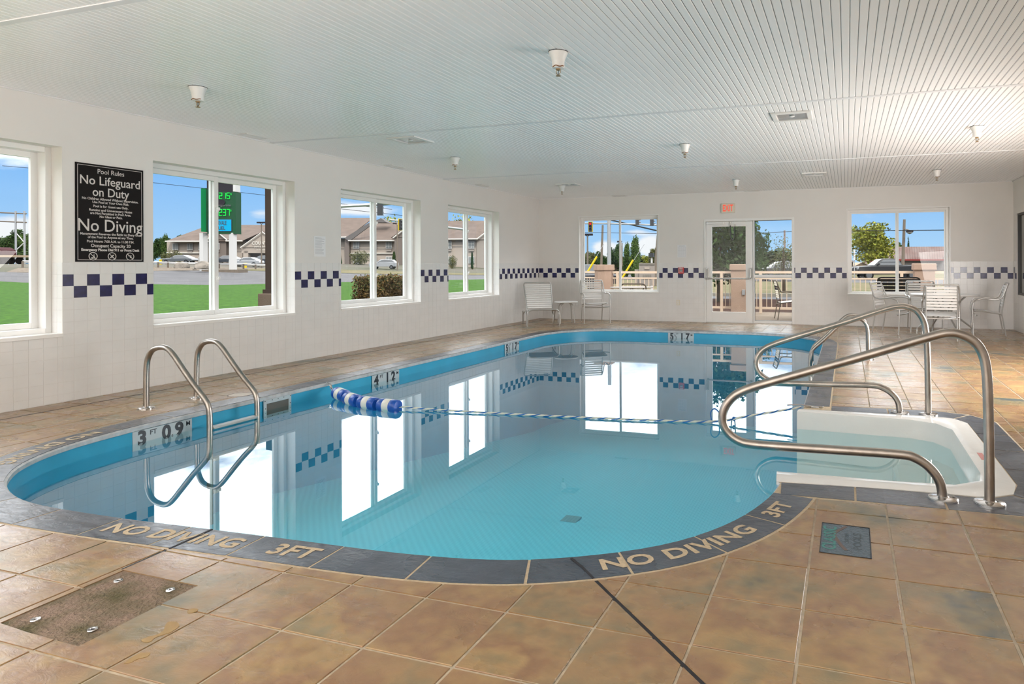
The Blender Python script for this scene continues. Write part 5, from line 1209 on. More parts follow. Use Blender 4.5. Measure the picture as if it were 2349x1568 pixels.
for (pc, pt_, V, pw, kd, mk, lb) in [
    (1457, 541, 78, 42, 'oval', 'leafm', 'large dense green tree in the lounge chair window'), (1438, 556, 80, 30, 'oval', 'leafm', 'green tree leaning on the large one, behind the window bar'), (1461, 569, 70, 26, 'oval', 'leafm', 'shorter green tree before the large dense one'), (1379, 577, 80, 34, 'round', 'leafd', 'dark bushy tree beside the thick steel pole'), (1413, 560, 95, 40, 'round', 'leafd', 'dark tree behind the window bar'), (1347, 572, 95, 44, 'round', 'leafo', 'olive tree in the corner of the lounge chair window'), (1500, 562, 95, 26, 'round', 'leafo', 'olive tree behind the slanting pole'), (1490, 580, 100, 44, 'round', 'leafy', 'yellow green bush over the utility cabinet'), (1425, 575, 105, 180, 'hedge', 'leafo', 'long tree belt behind the lounge chair window')]:
    tree(lb, pc, pt_, V, pw, kd, mk, .03)
for (pc, pt_, V, pw, kd, mk, ls, lb) in [
    (1650, 470, 24, 210, 'round', 'leafd', .026, 'dark leafy tree filling the top of the glass door'), (1718, 492, 30, 110, 'round', 'leafd', .022, 'dark leafy tree behind the sidelight'), (1798, 528, 34, 70, 'sparse', 'leafo', .020, 'sparse brownish tree at the edge of the sidelight'), (1690, 560, 70, 260, 'hedge', 'leafd', .03, 'dark tree belt behind the glass door'), (1770, 572, 90, 150, 'hedge', 'leafm', .03, 'far green tree belt behind the sidelight'),
    (1994, 503, 88, 128, 'round', 'leafy', .024, 'big yellow green tree in the round table window'), (2084, 541, 120, 22, 'cone', 'leafd', .03, 'small dark conifer over the barn roof'), (2065, 556, 140, 50, 'round', 'leafm', .03, 'treetop behind the barn next to the window bar'), (2120, 560, 150, 90, 'hedge', 'leafm', .03, 'low green treeline above the barn roof')]:
    tree(lb, pc, pt_, V, pw, kd, mk, ls)
hg = thing('hedge', 'clipped brown and green box hedge outside the window', 'hedge', (-2.75, -3.4, -.15))
a_, b_ = gp(823, 15.2), gp(927, 12.6)
me = MB(); rr_ = random.Random(2)
hx0, hx1, hy0, hy1 = -3.0, -2.35, -2.8, -1.85
q = MB(); q.box(hx0+.06, hx1-.06, hy0+.06, hy1-.06, -.15, .96); q.build('inner_branches', M['bark'], hg, world=True)
q = MB()
for _ in range(11000):
    f_ = rr_.random(); u, v = rr_.random(), rr_.random()
    if f_ < .34: c_ = Vector((hx1 + rr_.gauss(0, .035), hy0 + (hy1-hy0)*u, -.15 + 1.17*v))
    elif f_ < .62: c_ = Vector((hx0 + (hx1-hx0)*u, hy0 + rr_.gauss(0, .035), -.15 + 1.17*v))
    elif f_ < .88: c_ = Vector((hx0 + (hx1-hx0)*u, hy0 + (hy1-hy0)*v, 1.0 + rr_.gauss(0, .03)))
    else: c_ = Vector((hx0 + (hx1-hx0)*u, hy1 + rr_.gauss(0, .035), -.15 + 1.17*v))
    n1 = Vector((rr_.gauss(0, 1), rr_.gauss(0, 1), rr_.gauss(0, 1))).normalized(); n2 = n1.cross(Vector((rr_.gauss(0, 1), rr_.gauss(0, 1), 1))).normalized(); s_ = .022*rr_.uniform(.6, 1.5)
    b0 = len(q.v); q.v += [tuple(c_+n1*s_), tuple(c_+n2*s_*.7), tuple(c_-n1*s_), tuple(c_-n2*s_*.7)]; q.f.append((b0, b0+1, b0+2, b0+3)); q.fm.append(0 if rr_.random() < .62 or c_.z < .75 else 1)
q.build('foliage', [M['leafb'], M['leafo']], hg, world=True)

# brown column outside
t = thing('canopy_column', 'brown canopy column on a stone base on the lawn', 'column', gp(621, 19.5)); g_ = gp(621, 19.5)
q = MB(); q.box(-.24, .24, -.24, .24, -.05, .62); q.build('base', M['brownst'], t, bevel=.02)
q = MB(); q.box(-.10, .17, -.10, .17, .62, 4.0); q.build('shaft', M['brown'], t); q = MB(); q.box(-.15, .2, -.15, .2, .62, .74); q.build('collar', M['brown'], t)

# cars
def car(name, label, loc, rz, paint, kind='sedan', L_=4.7, W_=1.82, H_=1.45):
    t = thing(name, label, 'car' if kind != 'pickup' else 'truck', loc, rz)
    P = {'sedan': ([(-.5, .30), (-.5, .42), (-.47, .58), (-.25, .64), (.30, .66), (.48, .62), (.5, .45), (.5, .30)], [(-.22, .63), (-.06, .97), (.20, 1.0), (.42, .68), (.42, .62)]),
         'suv': ([(-.5, .25), (-.5, .45), (-.47, .60), (-.26, .66), (.35, .70), (.49, .66), (.5, .40), (.5, .25)], [(-.26, .64), (-.10, .96), (.05, 1.0), (.36, .95), (.47, .66), (.47, .6)]),
         'pickup': ([(-.5, .25), (-.5, .48), (-.48, .62), (-.28, .66), (.18, .66), (.5, .68), (.5, .28), (.5, .25)], [(-.26, .63), (-.12, .98), (.0, 1.0), (.13, .98), (.20, .66), (.20, .6)])}[kind]
    lo, up = P; q = MB(); hw = W_/2
    secs = []
    for s_, kx in ((-1, .94), (-.93, 1), (.93, 1), (1, .94)):
        secs.append([(x*L_*(1 if kx == 1 else .985), s_*hw, .5*H_*.0 + (z*H_ if kx == 1 else (z*.96+.015)*H_)) for x, z in lo])
    q.loft(secs); body = q.build('body', paint, t, bevel=.03)
    q = MB(); secs = [[(x*L_*.97 if 0 < i < len(up)-1 else x*L_, s_*(hw*.93 if z < .7 else hw*.74), z*H_) for i, (x, z) in enumerate(up)] for s_ in (-1, 1)]; q.loft(secs); q.build('cabin', paint, t, bevel=.03)
    for s_ in (-1, 1):
        q = MB(); pts = []; cxx = sum(x for x, z in up)/len(up)
        for i, (x, z) in enumerate(up[:-1] if kind != 'sedan' else up[:-1]):
            zz = z if z < .7 else z - .045; zz = max(zz, .69); xx = cxx + (x-cxx)*.87; f_ = (zz - .66)/.34; pts.append((xx*L_*.97, s_*(hw*.93 + (hw*.74-hw*.93)*f_ + .012), zz*H_))
        pts2 = [(p[0], p[1] - s_*.02, p[2]) for p in pts]; q.loft([pts, pts2]); q.build('side_window', M['carg'], t)
        mid_ = [p for p in pts]; q = MB(); zt = max(p[2] for p in pts); q.box(.04*L_*0 + cxx*L_, cxx*L_ + .06, min(s_*hw*.76, s_*hw*.98), max(s_*hw*.76, s_*hw*.98), .66*H_, zt) if False else None
        q = MB(); q.box(up[0][0]*L_ + .35, up[0][0]*L_ + .50, min(s_*(hw+.02), s_*(hw+.18)), max(s_*(hw+.02), s_*(hw+.18)), .70*H_, .78*H_); q.build('mirror', paint, t, bevel=.02)
    x0_, z0_ = up[0]; x1_, z1_ = up[1]; q = MB(); f1 = lambda f_: (x0_ + (x1_-x0_)*f_)*L_*.985 - .03
    q.add([(f1(.12), -hw*.84, (z0_+(z1_-z0_)*.12)*H_+.03), (f1(.12), hw*.84, (z0_+(z1_-z0_)*.12)*H_+.03), (f1(.90), hw*.68, (z0_+(z1_-z0_)*.90)*H_+.02), (f1(.90), -hw*.68, (z0_+(z1_-z0_)*.90)*H_+.02)], [(0,1,2,3)]); q.build('windscreen', M['carg'], t)
    R_ = .345 if kind != 'pickup' else .42
    for x in ((-.325, .31) if kind != 'pickup' else (-.335, .325)):
        for s_ in (-1, 1):
            mt = basis((x*L_, s_*(hw-.10), R_), (1, 0, 0), (0, 0, 1)) @ Matrix.Translation((0, 0, 0))
            q = MB(); q.lathe([(R_*.62, -.11), (R_*.94, -.11), (R_, -.08), (R_, .08), (R_*.94, .11), (R_*.62, .11)], 22, mt); wh = q.build('wheel', M['tyre'], t, smooth=True)
            q = MB(); q.lathe([(R_*.64, -.115), (R_*.64, .115)], 16, mt); q.build('hub', M['hub'], wh)
            q = MB(); q.lathe([(R_*1.12, -.145), (R_*1.12, .02*0 - .0)], 20, mt) if False else None
    for s_ in (-1, 1):
        q = MB(); q.box(-.5*L_-.01, -.5*L_+.16, min(s_*hw*.55, s_*hw*.93), max(s_*hw*.55, s_*hw*.93), .50*H_, .60*H_); q.build('headlamp', M['lampg'], t, bevel=.02)
    q = MB(); q.box(-.5*L_-.02, -.5*L_+.02, -hw*.5, hw*.5, .38*H_, .56*H_); q.build('grille', M['black'], t)
    if kind == 'pickup':
        q = MB(); q.box(.21*L_, .49*L_, -hw*.82, hw*.82, .62*H_, .685*H_); q.build('bed', M['black'], t)
    return t
A_ = -YAW   # vehicles stand across the view
def rzv(extra=0): return math.atan2(RT.y, RT.x) + extra
car('car', 'silver sedan parked behind the guardrail, left of the green sign', gp(412, 107), rzv(.05), M['cars'], 'sedan', 4.9)
car('car', 'dark sedan parked between the posts of the green sign', gp(520, 108), rzv(-.1), M['card'], 'sedan', 4.9, H_=1.5)
car('car', 'white sedan parked before the hotel entrance', gp(566, 104), rzv(.1), M['carw'], 'sedan', 4.6)
car('car', 'dark car half hidden by the brown column', gp(605, 110), rzv(0), M['card'], 'suv', 4.8, H_=1.7)
car('suv', 'white suv parked in front of the hotel', gp(881, 117), rzv(.12), M['carw'], 'suv', 4.7, 1.9, 1.72)
car('pickup_truck', 'black pickup truck driving past the round table window', gp(2034, 60, .0), rzv(0), M['carb'], 'pickup', 5.85, 2.0, 1.92)
car('suv', 'dark suv on the road behind the sidelight', gp(1795, 58, .0), rzv(0), M['card'], 'suv', 4.9, 1.9, 1.72)
car('car', 'dark car close behind the eight sided pillar', gp(1318, 34, .0), rzv(.5), M['card'], 'sedan', 4.6)
# flatbed truck with red tarp
tb = gp(5, 92); t = thing('flatbed_truck', 'flatbed truck with a dark red tarp, cut by the picture edge', 'truck', tb, rzv())
q = MB(); q.box(-8, 2.6, -1.2, 1.2, .95, 1.25); q.build('bed', M['beige'], t)
q = MB(); q.loft([[( x, y_, 1.25 + z_) for x, z_ in ((-8, 0), (-8, 1.1), (-5, 1.25), (-2, 1.05), (.2, 1.1), (.9, .7), (1.0, 0))] for y_ in (-1.15, 1.15)]); q.build('tarp', M['tarp'], t, bevel=.1)
for x in (-6.5, -5.3, -1.0, .3, 1.5):
    for y_ in (-1, 1):
        q = MB(); q.lathe([(.3, -.14), (.5, -.13), (.5, .13), (.3, .14)], 18, basis((x, y_, .5), (1, 0, 0), (0, 0, 1))); q.build('wheel', M['tyre'], t, smooth=True)
# guardrails
def guardrail(a_, b_, label, n_=6):
    t = thing('guardrail', label, 'guardrail', a_, 0); d_ = b_ - a_
    q = MB(); nn = Vector((-d_.y, d_.x, 0)).normalized()
    for k, (z0_, z1_, o_) in enumerate(((.50, .58, .05), (.58, .66, -.03), (.66, .74, .05), (.74, .80, -.03))):
        p = nn*o_; p2_ = nn*(.05 if o_ < 0 else -.03)
        q.add([tuple(p + Vector((0, 0, z0_))), tuple(d_ + p + Vector((0, 0, z0_))), tuple(d_ + p2_ + Vector((0, 0, z1_))), tuple(p2_ + Vector((0, 0, z1_)))], [(0,1,2,3)])
    q.build('rail', M['post'], t)
    for k in range(n_ + 1):
        c_ = d_*(k/n_); q = MB(); q.box(c_.x-.08, c_.x+.08, c_.y-.08, c_.y+.08, c_.z-.1, c_.z+.72); q.build('post', M['pole'], t)
guardrail(gp(52, 76), gp(130, 79), 'grey guardrail in the rules sign window', 4)
guardrail(gp(340, 88), gp(472, 92), 'grey guardrail before the parked sedans', 6)
guardrail(gp(474, 92.3), gp(640, 96), 'grey guardrail behind the green sign posts', 6)
# boulders
def boulder(px, V, w_, h_, sd, label):
    rr2 = random.Random(sd); bm_ = bmesh.new(); bmesh.ops.create_icosphere(bm_, subdivisions=3, radius=1)
    ph = [Vector((rr2.gauss(0, 1), rr2.gauss(0, 1), rr2.gauss(0, 1))).normalized() for _ in range(9)]
    for v in bm_.verts:
        m_ = min(1.0, min((.72 + .2*(i % 3)/3)/max(.05, v.co.dot(p)) for i, p in enumerate(ph))); v.co = v.co*m_; v.co = Vector((v.co.x*w_/2, v.co.y*w_/2.4, max(-.15, v.co.z)*h_*.62 + h_*.38))
    me = bpy.data.meshes.new('boulder'); bm_.to_mesh(me); bm_.free(); me.materials.append(M['rock']); o_ = link('boulder', me); o_.location = gp(px, V); o_.rotation_euler.z = sd
    return tag(o_, label, 'boulder', 'tan boulders by the green sign')
boulder(417, 82, 1.7, 1.25, 1, 'rounded tan boulder left of the sign posts'); boulder(466, 80, 1.9, 1.4, 4, 'bigger grey boulder at the foot of the sign post'); boulder(447, 84, .6, .5, 6, 'small tan rock between the two boulders')
# H frame of poles
t = thing('power_pole', 'pair of grey power poles joined by crossbars', 'utility pole', gp(48, 105)); z0_ = t.location.z
q = MB()
for px in (36.5, 56.5): 
    p = gp(px, 105); tp = at(px, 484, 105).z; q2 = MB(); q2.tube([(p.x, p.y, p.z), (p.x, p.y, tp)], .14, 8); q2.build('pole', M['galv'], t, smooth=True, world=True)
for py in (489, 509):
    a_, b_ = at(-30, py - 3, 105), at(61, py + 1, 105); q2 = MB(); q2.tube([a_, b_], .11, 6); q2.build('crossbar', M['pole'], t, world=True)
for (x0_, y0_), (x1_, y1_) in (((39, 536), (56, 556)), ((56, 556), (39, 572))):
    q2 = MB(); q2.tube([at(x0_, y0_, 105), at(x1_, y1_, 105)], .07, 6); q2.build('brace', M['post'], t, world=True)
# fuel price sign
sgn = thing('fuel_price_sign', 'tall green fuel price sign with lit numbers on white posts', 'sign', gp(500, 84))
VS = 84; kx = FPX/VS
def sbox(name, px0, px1, py0, py1, v0, v1, mat, parent, bev=0):
    a_ = [at(px0, py1, VS), at(px1, py1, VS), at(px1, py0, VS), at(px0, py0, VS)]; q = MB(); f0, f1_ = FW*(v0), FW*(v1)
    q.add([tuple(p + f0) for p in a_] + [tuple(p + f1_) for p in a_], [(0,1,2,3), (7,6,5,4), (0,4,5,1), (1,5,6,2), (2,6,7,3), (3,7,4,0)]); return q.build(name, mat, parent, world=True)
def spoly(name, pts, thick, mat, parent):
    """prism from (px, py, V) corners, thick metres deep"""
    a_ = [at(*p) for p in pts]; n_ = len(a_); q = MB(); q.add([tuple(p) for p in a_] + [tuple(p + FW*thick) for p in a_], [tuple(range(n_)), tuple(range(2*n_-1, n_-1, -1))] + [(i, n_+i, n_+(i+1) % n_, (i+1) % n_) for i in range(n_)]); return q.build(name, mat, parent, world=True)
cab_ = sbox('sign_cabinet', 476, 541, 440, 536, 0, 1.2, M['greend'], sgn)
spoly('side_cabinet', [(461.5, 432, VS-1), (473, 431, VS), (473, 532, VS), (461.5, 531, VS-1)], 1.2, M['green'], sgn); spoly('side_cabinet', [(473, 431, VS), (480, 432, VS), (480, 534, VS), (473, 532, VS)], 1.0, M['greend'], sgn)
sbox('top_cabinet', 474, 534, 398, 440, .1, 1.1, M['signgrey'], sgn); sbox('top_trim', 534, 540, 398, 440, .1, 1.1, M['post'], sgn)
sbox('display', 478, 532.5, 502, 531, -.06, .1, M['black'], sgn); bl = sbox('lit_panel', 480, 531.5, 503.5, 530, -.1, 0, M['ledb'], sgn)
for p0, p1 in ((461.5, 473), (529, 540)):
    q = MB(); a_, b_ = gp(p0, VS+.3), gp(p1, VS+.3); cx_ = (a_+b_)/2; w2 = (b_-a_).length/2; q.box(cx_.x-w2, cx_.x+w2, cx_.y-w2, cx_.y+w2, min(a_.z, b_.z)-.2, at(500, 534, VS).z); q.build('post', M['post'], sgn, world=True)
sbox('base_slab', 474, 558, 618, 626, -1, 1, M['pole'], sgn)
spoly('oval_logo', [(503 + 14*math.cos(2*PI*k/20) , 463.5 + 7.5*math.sin(2*PI*k/20), VS-.1) for k in range(20)], .05, M['signgrey'], sgn)
def stext(body, px, py, wpx, hpx, mat, V, parent, sz=1.0, off=.0, name='lettering'):
    me = text_mesh(body, 1.0, mat, .01, offset=off); xs_ = [v.co.x for v in me.vertices]; ys_ = [v.co.y for v in me.vertices]; k = V/FPX
    me.transform(Matrix.Translation((-(max(xs_)+min(xs_))/2, -(max(ys_)+min(ys_))/2, 0))); me.transform(Matrix.Diagonal((wpx*k/(max(xs_)-min(xs_)), hpx*k/(max(ys_)-min(ys_)), 1, 1)))
    put_text(name, me, basis(at(px, py, V), RT, UP), parent)
SEG = {'0': 'abcdef', '1': 'bc', '2': 'abged', '3': 'abgcd', '5': 'afgcd', '7': 'abc'}
def led(digs, px, py, w_, h_, parent):
    q = MB(); V = VS - .12; s = 1.15
    for k, d_ in enumerate(digs):
        x0_ = px + k*(w_ + 2.6); L_ = {'a': ((x0_, py), (x0_+w_, py)), 'g': ((x0_, py+h_/2), (x0_+w_, py+h_/2)), 'd': ((x0_, py+h_), (x0_+w_, py+h_)), 'f': ((x0_, py), (x0_, py+h_/2)), 'b': ((x0_+w_, py), (x0_+w_, py+h_/2)), 'e': ((x0_, py+h_/2), (x0_, py+h_)), 'c': ((x0_+w_, py+h_/2), (x0_+w_, py+h_))}
        for c_ in SEG[d_]: (ax, ay), (bx_, by_) = L_[c_]; q.tube([at(ax, ay, V), at(bx_, by_, V)], .042, 4)
    x0_ = px + 3*(w_+2.6); q.tube([at(x0_-.3, py+1, V), at(x0_+.9, py+1.5, V), at(x0_+.6, py+5, V)], .04, 4)
    q.build('led_digits', M['led'], parent, world=True)
led('215', 503.5, 442.5, 6.2, 13, sgn); led('237', 503, 480, 6.2, 14, sgn)
stext('endShip', 512, 414.5, 33, 7.5, M['signtxt'], VS - .1, sgn); stext('nvigorate', 513, 471.5, 34, 6.5, M['signtxt'], VS - .16, sgn)
stext('HRVALE', 508, 511, 24, 10, M['black'], VS - .12, sgn, off=.01); stext('FUEL', 507, 523, 20, 8.5, M['black'], VS - .12, sgn, off=.01)

# hotel
hb = gp(700, 150); ho = thing('hotel', 'tan two storey hotel with brown hipped roof beyond the road', 'building', hb)
VH = 150
def hwall(name, px0, px1, py0, py1, V, mat, depth=8): return spoly(name, [(px0, py1, V), (px1, py1, V), (px1, py0, V), (px0, py0, V)], depth, mat, ho)
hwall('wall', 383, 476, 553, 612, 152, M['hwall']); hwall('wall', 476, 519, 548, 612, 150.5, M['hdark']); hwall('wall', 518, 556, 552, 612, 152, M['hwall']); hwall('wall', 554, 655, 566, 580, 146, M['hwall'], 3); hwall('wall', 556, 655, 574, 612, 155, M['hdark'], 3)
for x in (558, 640): hwall('porch_column', x, x+11, 575, 612, 146, M['hwall'], 1.2)
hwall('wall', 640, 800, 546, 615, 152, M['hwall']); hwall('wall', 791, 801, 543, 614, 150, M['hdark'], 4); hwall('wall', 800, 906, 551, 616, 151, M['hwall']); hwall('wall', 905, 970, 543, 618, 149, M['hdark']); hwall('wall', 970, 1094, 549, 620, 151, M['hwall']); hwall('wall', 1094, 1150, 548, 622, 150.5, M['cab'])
R3 = lambda n_, pts, mat=M['roof'], th=.6: spoly(n_, pts, th, mat, ho)
R3('roof', [(379, 553, 150), (520, 553, 150), (556, 515.5, 162), (466, 521, 162)]); R3('roof', [(504, 553, 150.2), (660, 553, 150.2), (660, 515.5, 162), (556, 515.5, 162)])
R3('roof', [(640, 546, 150), (797, 544.5, 150), (856, 499.5, 163), (650, 499.5, 163)]); R3('roof', [(797, 551.5, 149.6), (907, 551.5, 149.6), (980, 509.5, 162), (856, 509.5, 162)]); R3('roof', [(960, 549, 149.8), (1096, 548, 149.8), (1135, 506, 162), (955, 506, 162)]); R3('roof', [(897, 545, 150), (932, 521, 149.2), (980, 509.5, 163)])
R3('roof_edge', [(790, 546, 149.3), (801, 553, 149.3), (858, 511, 149.3), (854, 506, 149.3)], M['hgrey'], .4); R3('gable', [(853, 510, 155), (874, 500, 155), (888, 510, 155)], M['hgrey'], 3)
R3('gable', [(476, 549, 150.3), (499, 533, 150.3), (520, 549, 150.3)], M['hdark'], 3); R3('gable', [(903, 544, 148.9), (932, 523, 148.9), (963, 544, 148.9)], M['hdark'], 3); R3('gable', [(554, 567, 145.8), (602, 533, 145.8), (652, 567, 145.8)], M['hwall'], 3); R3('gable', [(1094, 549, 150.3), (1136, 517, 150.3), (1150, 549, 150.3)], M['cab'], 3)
R3('roof', [(556, 552, 150), (650, 552, 150), (640, 534, 158), (602, 531, 146)])
def trimline(pts, th=1.3, V=None):
    q = MB(); q.tube([at(*p) for p in pts], .16, 5); q.build('trim', M['htrim'], ho, world=True)
for pts in ([(379, 553.5, 149.6), (478, 553.5, 149.6)], [(474, 550, 149.9), (499, 532.5, 149.9), (521, 550, 149.9)], [(518, 552.5, 149.8), (556, 552.5, 149.8)], [(552, 568, 145.4), (602, 532, 145.4), (654, 568, 145.4)], [(640, 546, 149.6), (795, 544, 149.6)], [(799, 551.8, 149.2), (907, 551.8, 149.2)], [(902, 545.5, 148.5), (932, 522.5, 148.5), (965, 545.5, 148.5)], [(965, 549, 149.4), (1096, 548, 149.4)], [(1092, 550, 149.8), (1136, 516.5, 149.8)], [(383, 580, 151.7), (476, 580, 151.7)], [(801, 581, 150.7), (905, 581, 150.7)]): trimline(pts)
def hwin(x0_, x1_, y0_, y1_, V=150.3, ac=True):
    f_ = spoly('window', [(x0_, y1_, V), (x1_, y1_, V), (x1_, y0_, V), (x0_, y0_, V)], .2, M['hfr'], ho); m_ = (x0_+x1_)/2
    for a_, b_ in ((x0_+1, m_-.6), (m_+.6, x1_-1)):
        q = MB(); pp = [at(a_, y1_-1.2, V-.05), at(b_, y1_-1.2, V-.05), at(b_, y0_+1, V-.05), at(a_, y0_+1, V-.05)]; q.add([tuple(p) for p in pp], [(0,1,2,3)]); q.build('pane', M['hglass'], f_, world=True)
    if ac: spoly('air_grille', [(x0_+1, y1_+6, V-.1), (x1_-1, y1_+6, V-.1), (x1_-1, y1_+2, V-.1), (x0_+1, y1_+2, V-.1)], .2, M['cab'], ho)
for x in (395.5, 429, 455): hwin(x, x+13, 558, 573, 151.7)
for x in (429, 455): hwin(x, x+13, 589, 604, 151.7, False)
hwin(494, 503, 557, 572, 150.2); hwin(524, 536, 557, 572, 151.7)
for x, V in ((810, 150.7), (850, 150.7), (885, 150.7), (924, 148.7), (1022, 150.7), (1074, 150.7)):
    hwin(x, x+14, 553.5, 570, V, x != 810); hwin(x, x+14, 588, 604, V, False)
q = MB(); q.lathe([(.5, 0), (.5, .1)], 20, basis(at(932, 535, 148.6), RT, UP)); q.build('round_vent', M['htrim'], ho, world=True)
stext('COUNTRY', 601, 557, 46, 8, M['htrim'], 145.5, ho, off=.02); stext('INN & SUITES', 601, 565.5, 34, 4, M['htrim'], 145.5, ho); stext('BY RADISSON', 601, 572, 24, 2.5, M['htrim'], 145.5, ho)

# poles, wires, signals
def pole_thing(name, label, cat, px, V, ptop, r_, mat, lean=0, pbase=None):
    g_ = gp(px, V); t = thing(name, label, cat, g_); tp = at(px + lean, ptop, V); q = MB(); q.tube([g_, tp], [r_*1.15, r_*.85], 10); q.build('pole', mat, t, smooth=True, world=True); return t
def signal_head(t, px, py, V, h_px, facing, lit=None, yellow=False):
    c_ = at(px, py, V); k = V/FPX; h_ = h_px*k; w_ = h_*.36
    rgt = Vector((RT.x*math.cos(facing) + FW.x*math.sin(facing), RT.y*math.cos(facing) + FW.y*math.sin(facing), 0)); mt = basis(c_, rgt, UP)
    q = MB(); q.box(-w_/2, w_/2, -h_/2, h_/2, -.15, .02, mt); hd = q.build('signal_head', M['black'], t, world=True)
    if yellow: q = MB(); q.box(-w_*.72, w_*.72, -h_*.56, h_*.56, -.17, -.14, mt); q.build('back_plate', M['yellow'], hd, world=True)
    for i in range(3):
        y_ = h_*(.31 - .31*i); m3 = mt @ Matrix.Translation((0, y_, .02))
        q = MB(); q.lathe([(h_*.115, 0), (h_*.115, .02)], 14, m3); q.build('lens', M['tlred'] if lit == i else M['dark'], hd, world=True)
        q = MB(); rr2 = h_*.135; pts = [[(rr2*math.cos(a_), rr2*math.sin(a_), z_) for a_ in [PI*j/8 for j in range(9)]] for z_ in (0, h_*.24)]; q.loft(pts, closed=False, caps=False, M_=m3); q.build('visor', M['black'], hd, world=True)
def wire(px0, py0, V0, px1, py1, V1, label, r_=.03, sag=0.0, mat=None):
    a_, b_ = at(px0, py0, V0), at(px1, py1, V1); pts = [a_.lerp(b_, k/10) - Vector((0, 0, sag*math.sin(PI*k/10))) for k in range(11)]; c_ = pts[5].copy()
    q = MB(); q.tube([p - a_ for p in pts], r_, 5); o_ = q.build('overhead_wire', mat or M['wire']); o_.location = a_; return tag(o_, label, 'wire')
wire(6, 380, 60, 300, 405, 66, 'single overhead wire crossing the rules sign window sky', .022); wire(300, 413, 70, 900, 480, 80, 'overhead wire crossing behind the green fuel sign', .025)
wire(700, 470, 60, 980, 500, 62, 'overhead wire before the cloud in the hedge window', .022); wire(1300, 532, 55, 1530, 536, 55, 'level thin wire in the lounge chair window', .02); wire(1370, 497, 50, 1530, 534, 44, 'thick wire sloping down in the lounge chair window', .05); wire(1730, 535, 50, 1830, 530, 50, 'wire in the sidelight sky', .02); wire(1900, 530, 55, 2200, 527, 55, 'wire crossing the round table window', .035)
t = thing('traffic_signal', 'grey signal mast arm over the hotel roof with a black signal head', 'traffic light', gp(1068, 48))
q = MB(); q.tube([gp(1068, 48), at(1066, 440, 48)], [.19, .14], 12); q.build('mast', M['galv'], t, smooth=True, world=True)
q = MB(); q.tube([at(1066, 448, 48), at(930, 464, 46.5), at(860, 469, 46), at(700, 477, 44)], [.14, .12, .11, .09], 8); q.build('arm', M['galv'], t, smooth=True, world=True)
q = MB(); q.tube([at(1066, 526, 48), at(1015, 520, 47)], .08, 8); q.build('lower_arm', M['galv'], t, smooth=True, world=True)
signal_head(t, 873.5, 477, 45.6, 34, PI)
t = thing('traffic_signal', 'signal arm with a yellow edged signal head above the white suv', 'traffic light', gp(985, 58)); q = MB(); q.tube([gp(985, 58), at(985, 500, 58)], .12, 8); q.build('mast', M['galv'], t, world=True)
q = MB(); q.tube([at(985, 510, 58), at(900, 505, 58), at(893, 503, 58)], .075, 8); q.build('arm', M['galv'], t, world=True); signal_head(t, 921.5, 514.5, 57.6, 24, .9, None, True)
def street_light(label, px, V, py, twin=True):
    t = pole_thing('street_light', label, 'street light', px, V, py, .09, M['pole']); k = V/FPX
    for s_ in ((-1, 1) if twin else (-1,)):
        a_ = at(px, py + 1, V); b_ = a_ + RT*(s_*4.5*k) + Vector((0, 0, 3*k)); q = MB(); q.tube([a_, b_], .04, 5); ar = q.build('arm', M['pole'], t, world=True)
        c_ = b_ + RT*(s_*1.0*k); q = MB(); q.box(c_.x-.28, c_.x+.28, c_.y-.18, c_.y+.18, c_.z-.05, c_.z+.16); q.build('lamp_head', M['signgrey'], t, world=True)
street_light('twin street light before the hotel entrance gable', 600, 100, 513); street_light('street light in front of the hotel beside the cypress', 911.5, 112, 515, False); street_light('twin street light in the lounge chair window', 1348, 70, 541); street_light('street light behind the lounge chair window bar', 1427, 85, 557, False)
t = thing('traffic_signal', 'mast arm with a lit red signal in the lounge chair window', 'traffic light', gp(1397.5, 40)); q = MB(); q.tube([gp(1397.5, 40), at(1397.5, 440, 40)], [.13, .105], 14); q.build('mast', M['galv'], t, smooth=True, world=True)
q = MB(); q.tube([at(1300, 512, 41), at(1397, 512.5, 40), at(1450, 514, 39.5), at(1530, 517, 39)], .045, 8); q.build('arm', M['galv'], t, smooth=True, world=True)
signal_head(t, 1354.5, 519.5, 40.2, 21, 0, 0, True); signal_head(t, 1464.5, 505, 39.0, 20, 1.9); signal_head(t, 1498, 508, 38.6, 20, 1.9)
pole_thing('utility_pole', 'leaning wooden utility pole behind the red signal', 'utility pole', 1378, 66, 516, .12, M['pole'], lean=5)
pole_thing('utility_pole', 'leaning utility pole at the edge of the lounge chair window', 'utility pole', 1501, 44, 540, .13, M['pole'], lean=9)
pole_thing('utility_pole', 'wooden utility pole in the round table window', 'utility pole', 2070, 75, 503, .17, M['pole'], lean=5)
pole_thing('utility_pole', 'reddish utility pole behind the sparse tree', 'utility pole', 1800, 82, 528, .13, M['rusty'])
def guy(label, px0, py0, px1, py1, V, pxt, pyt):
    t = thing('guy_wire', label, 'wire', at(px0, py0, V)); q = MB(); q.tube([at(px0, py0, V), at(px1, py1, V)], .045, 8); q.build('yellow_guard', M['yellow'], t, world=True); q = MB(); q.tube([at(px0, py0, V), at(pxt, pyt, V)], .012, 5); q.build('cable', M['galv'], t, world=True)
guy('yellow guarded guy wire beside the eight sided pillar', 1348, 623, 1369.5, 588, 30, 1385, 560); guy('yellow guarded guy wire in the middle of the lounge chair window', 1428, 636, 1452.5, 596, 30, 1478, 560)
t = thing('utility_cabinet', 'tan utility cabinet with a white top and louvres', 'cabinet', gp(1480, 27)); V = 27
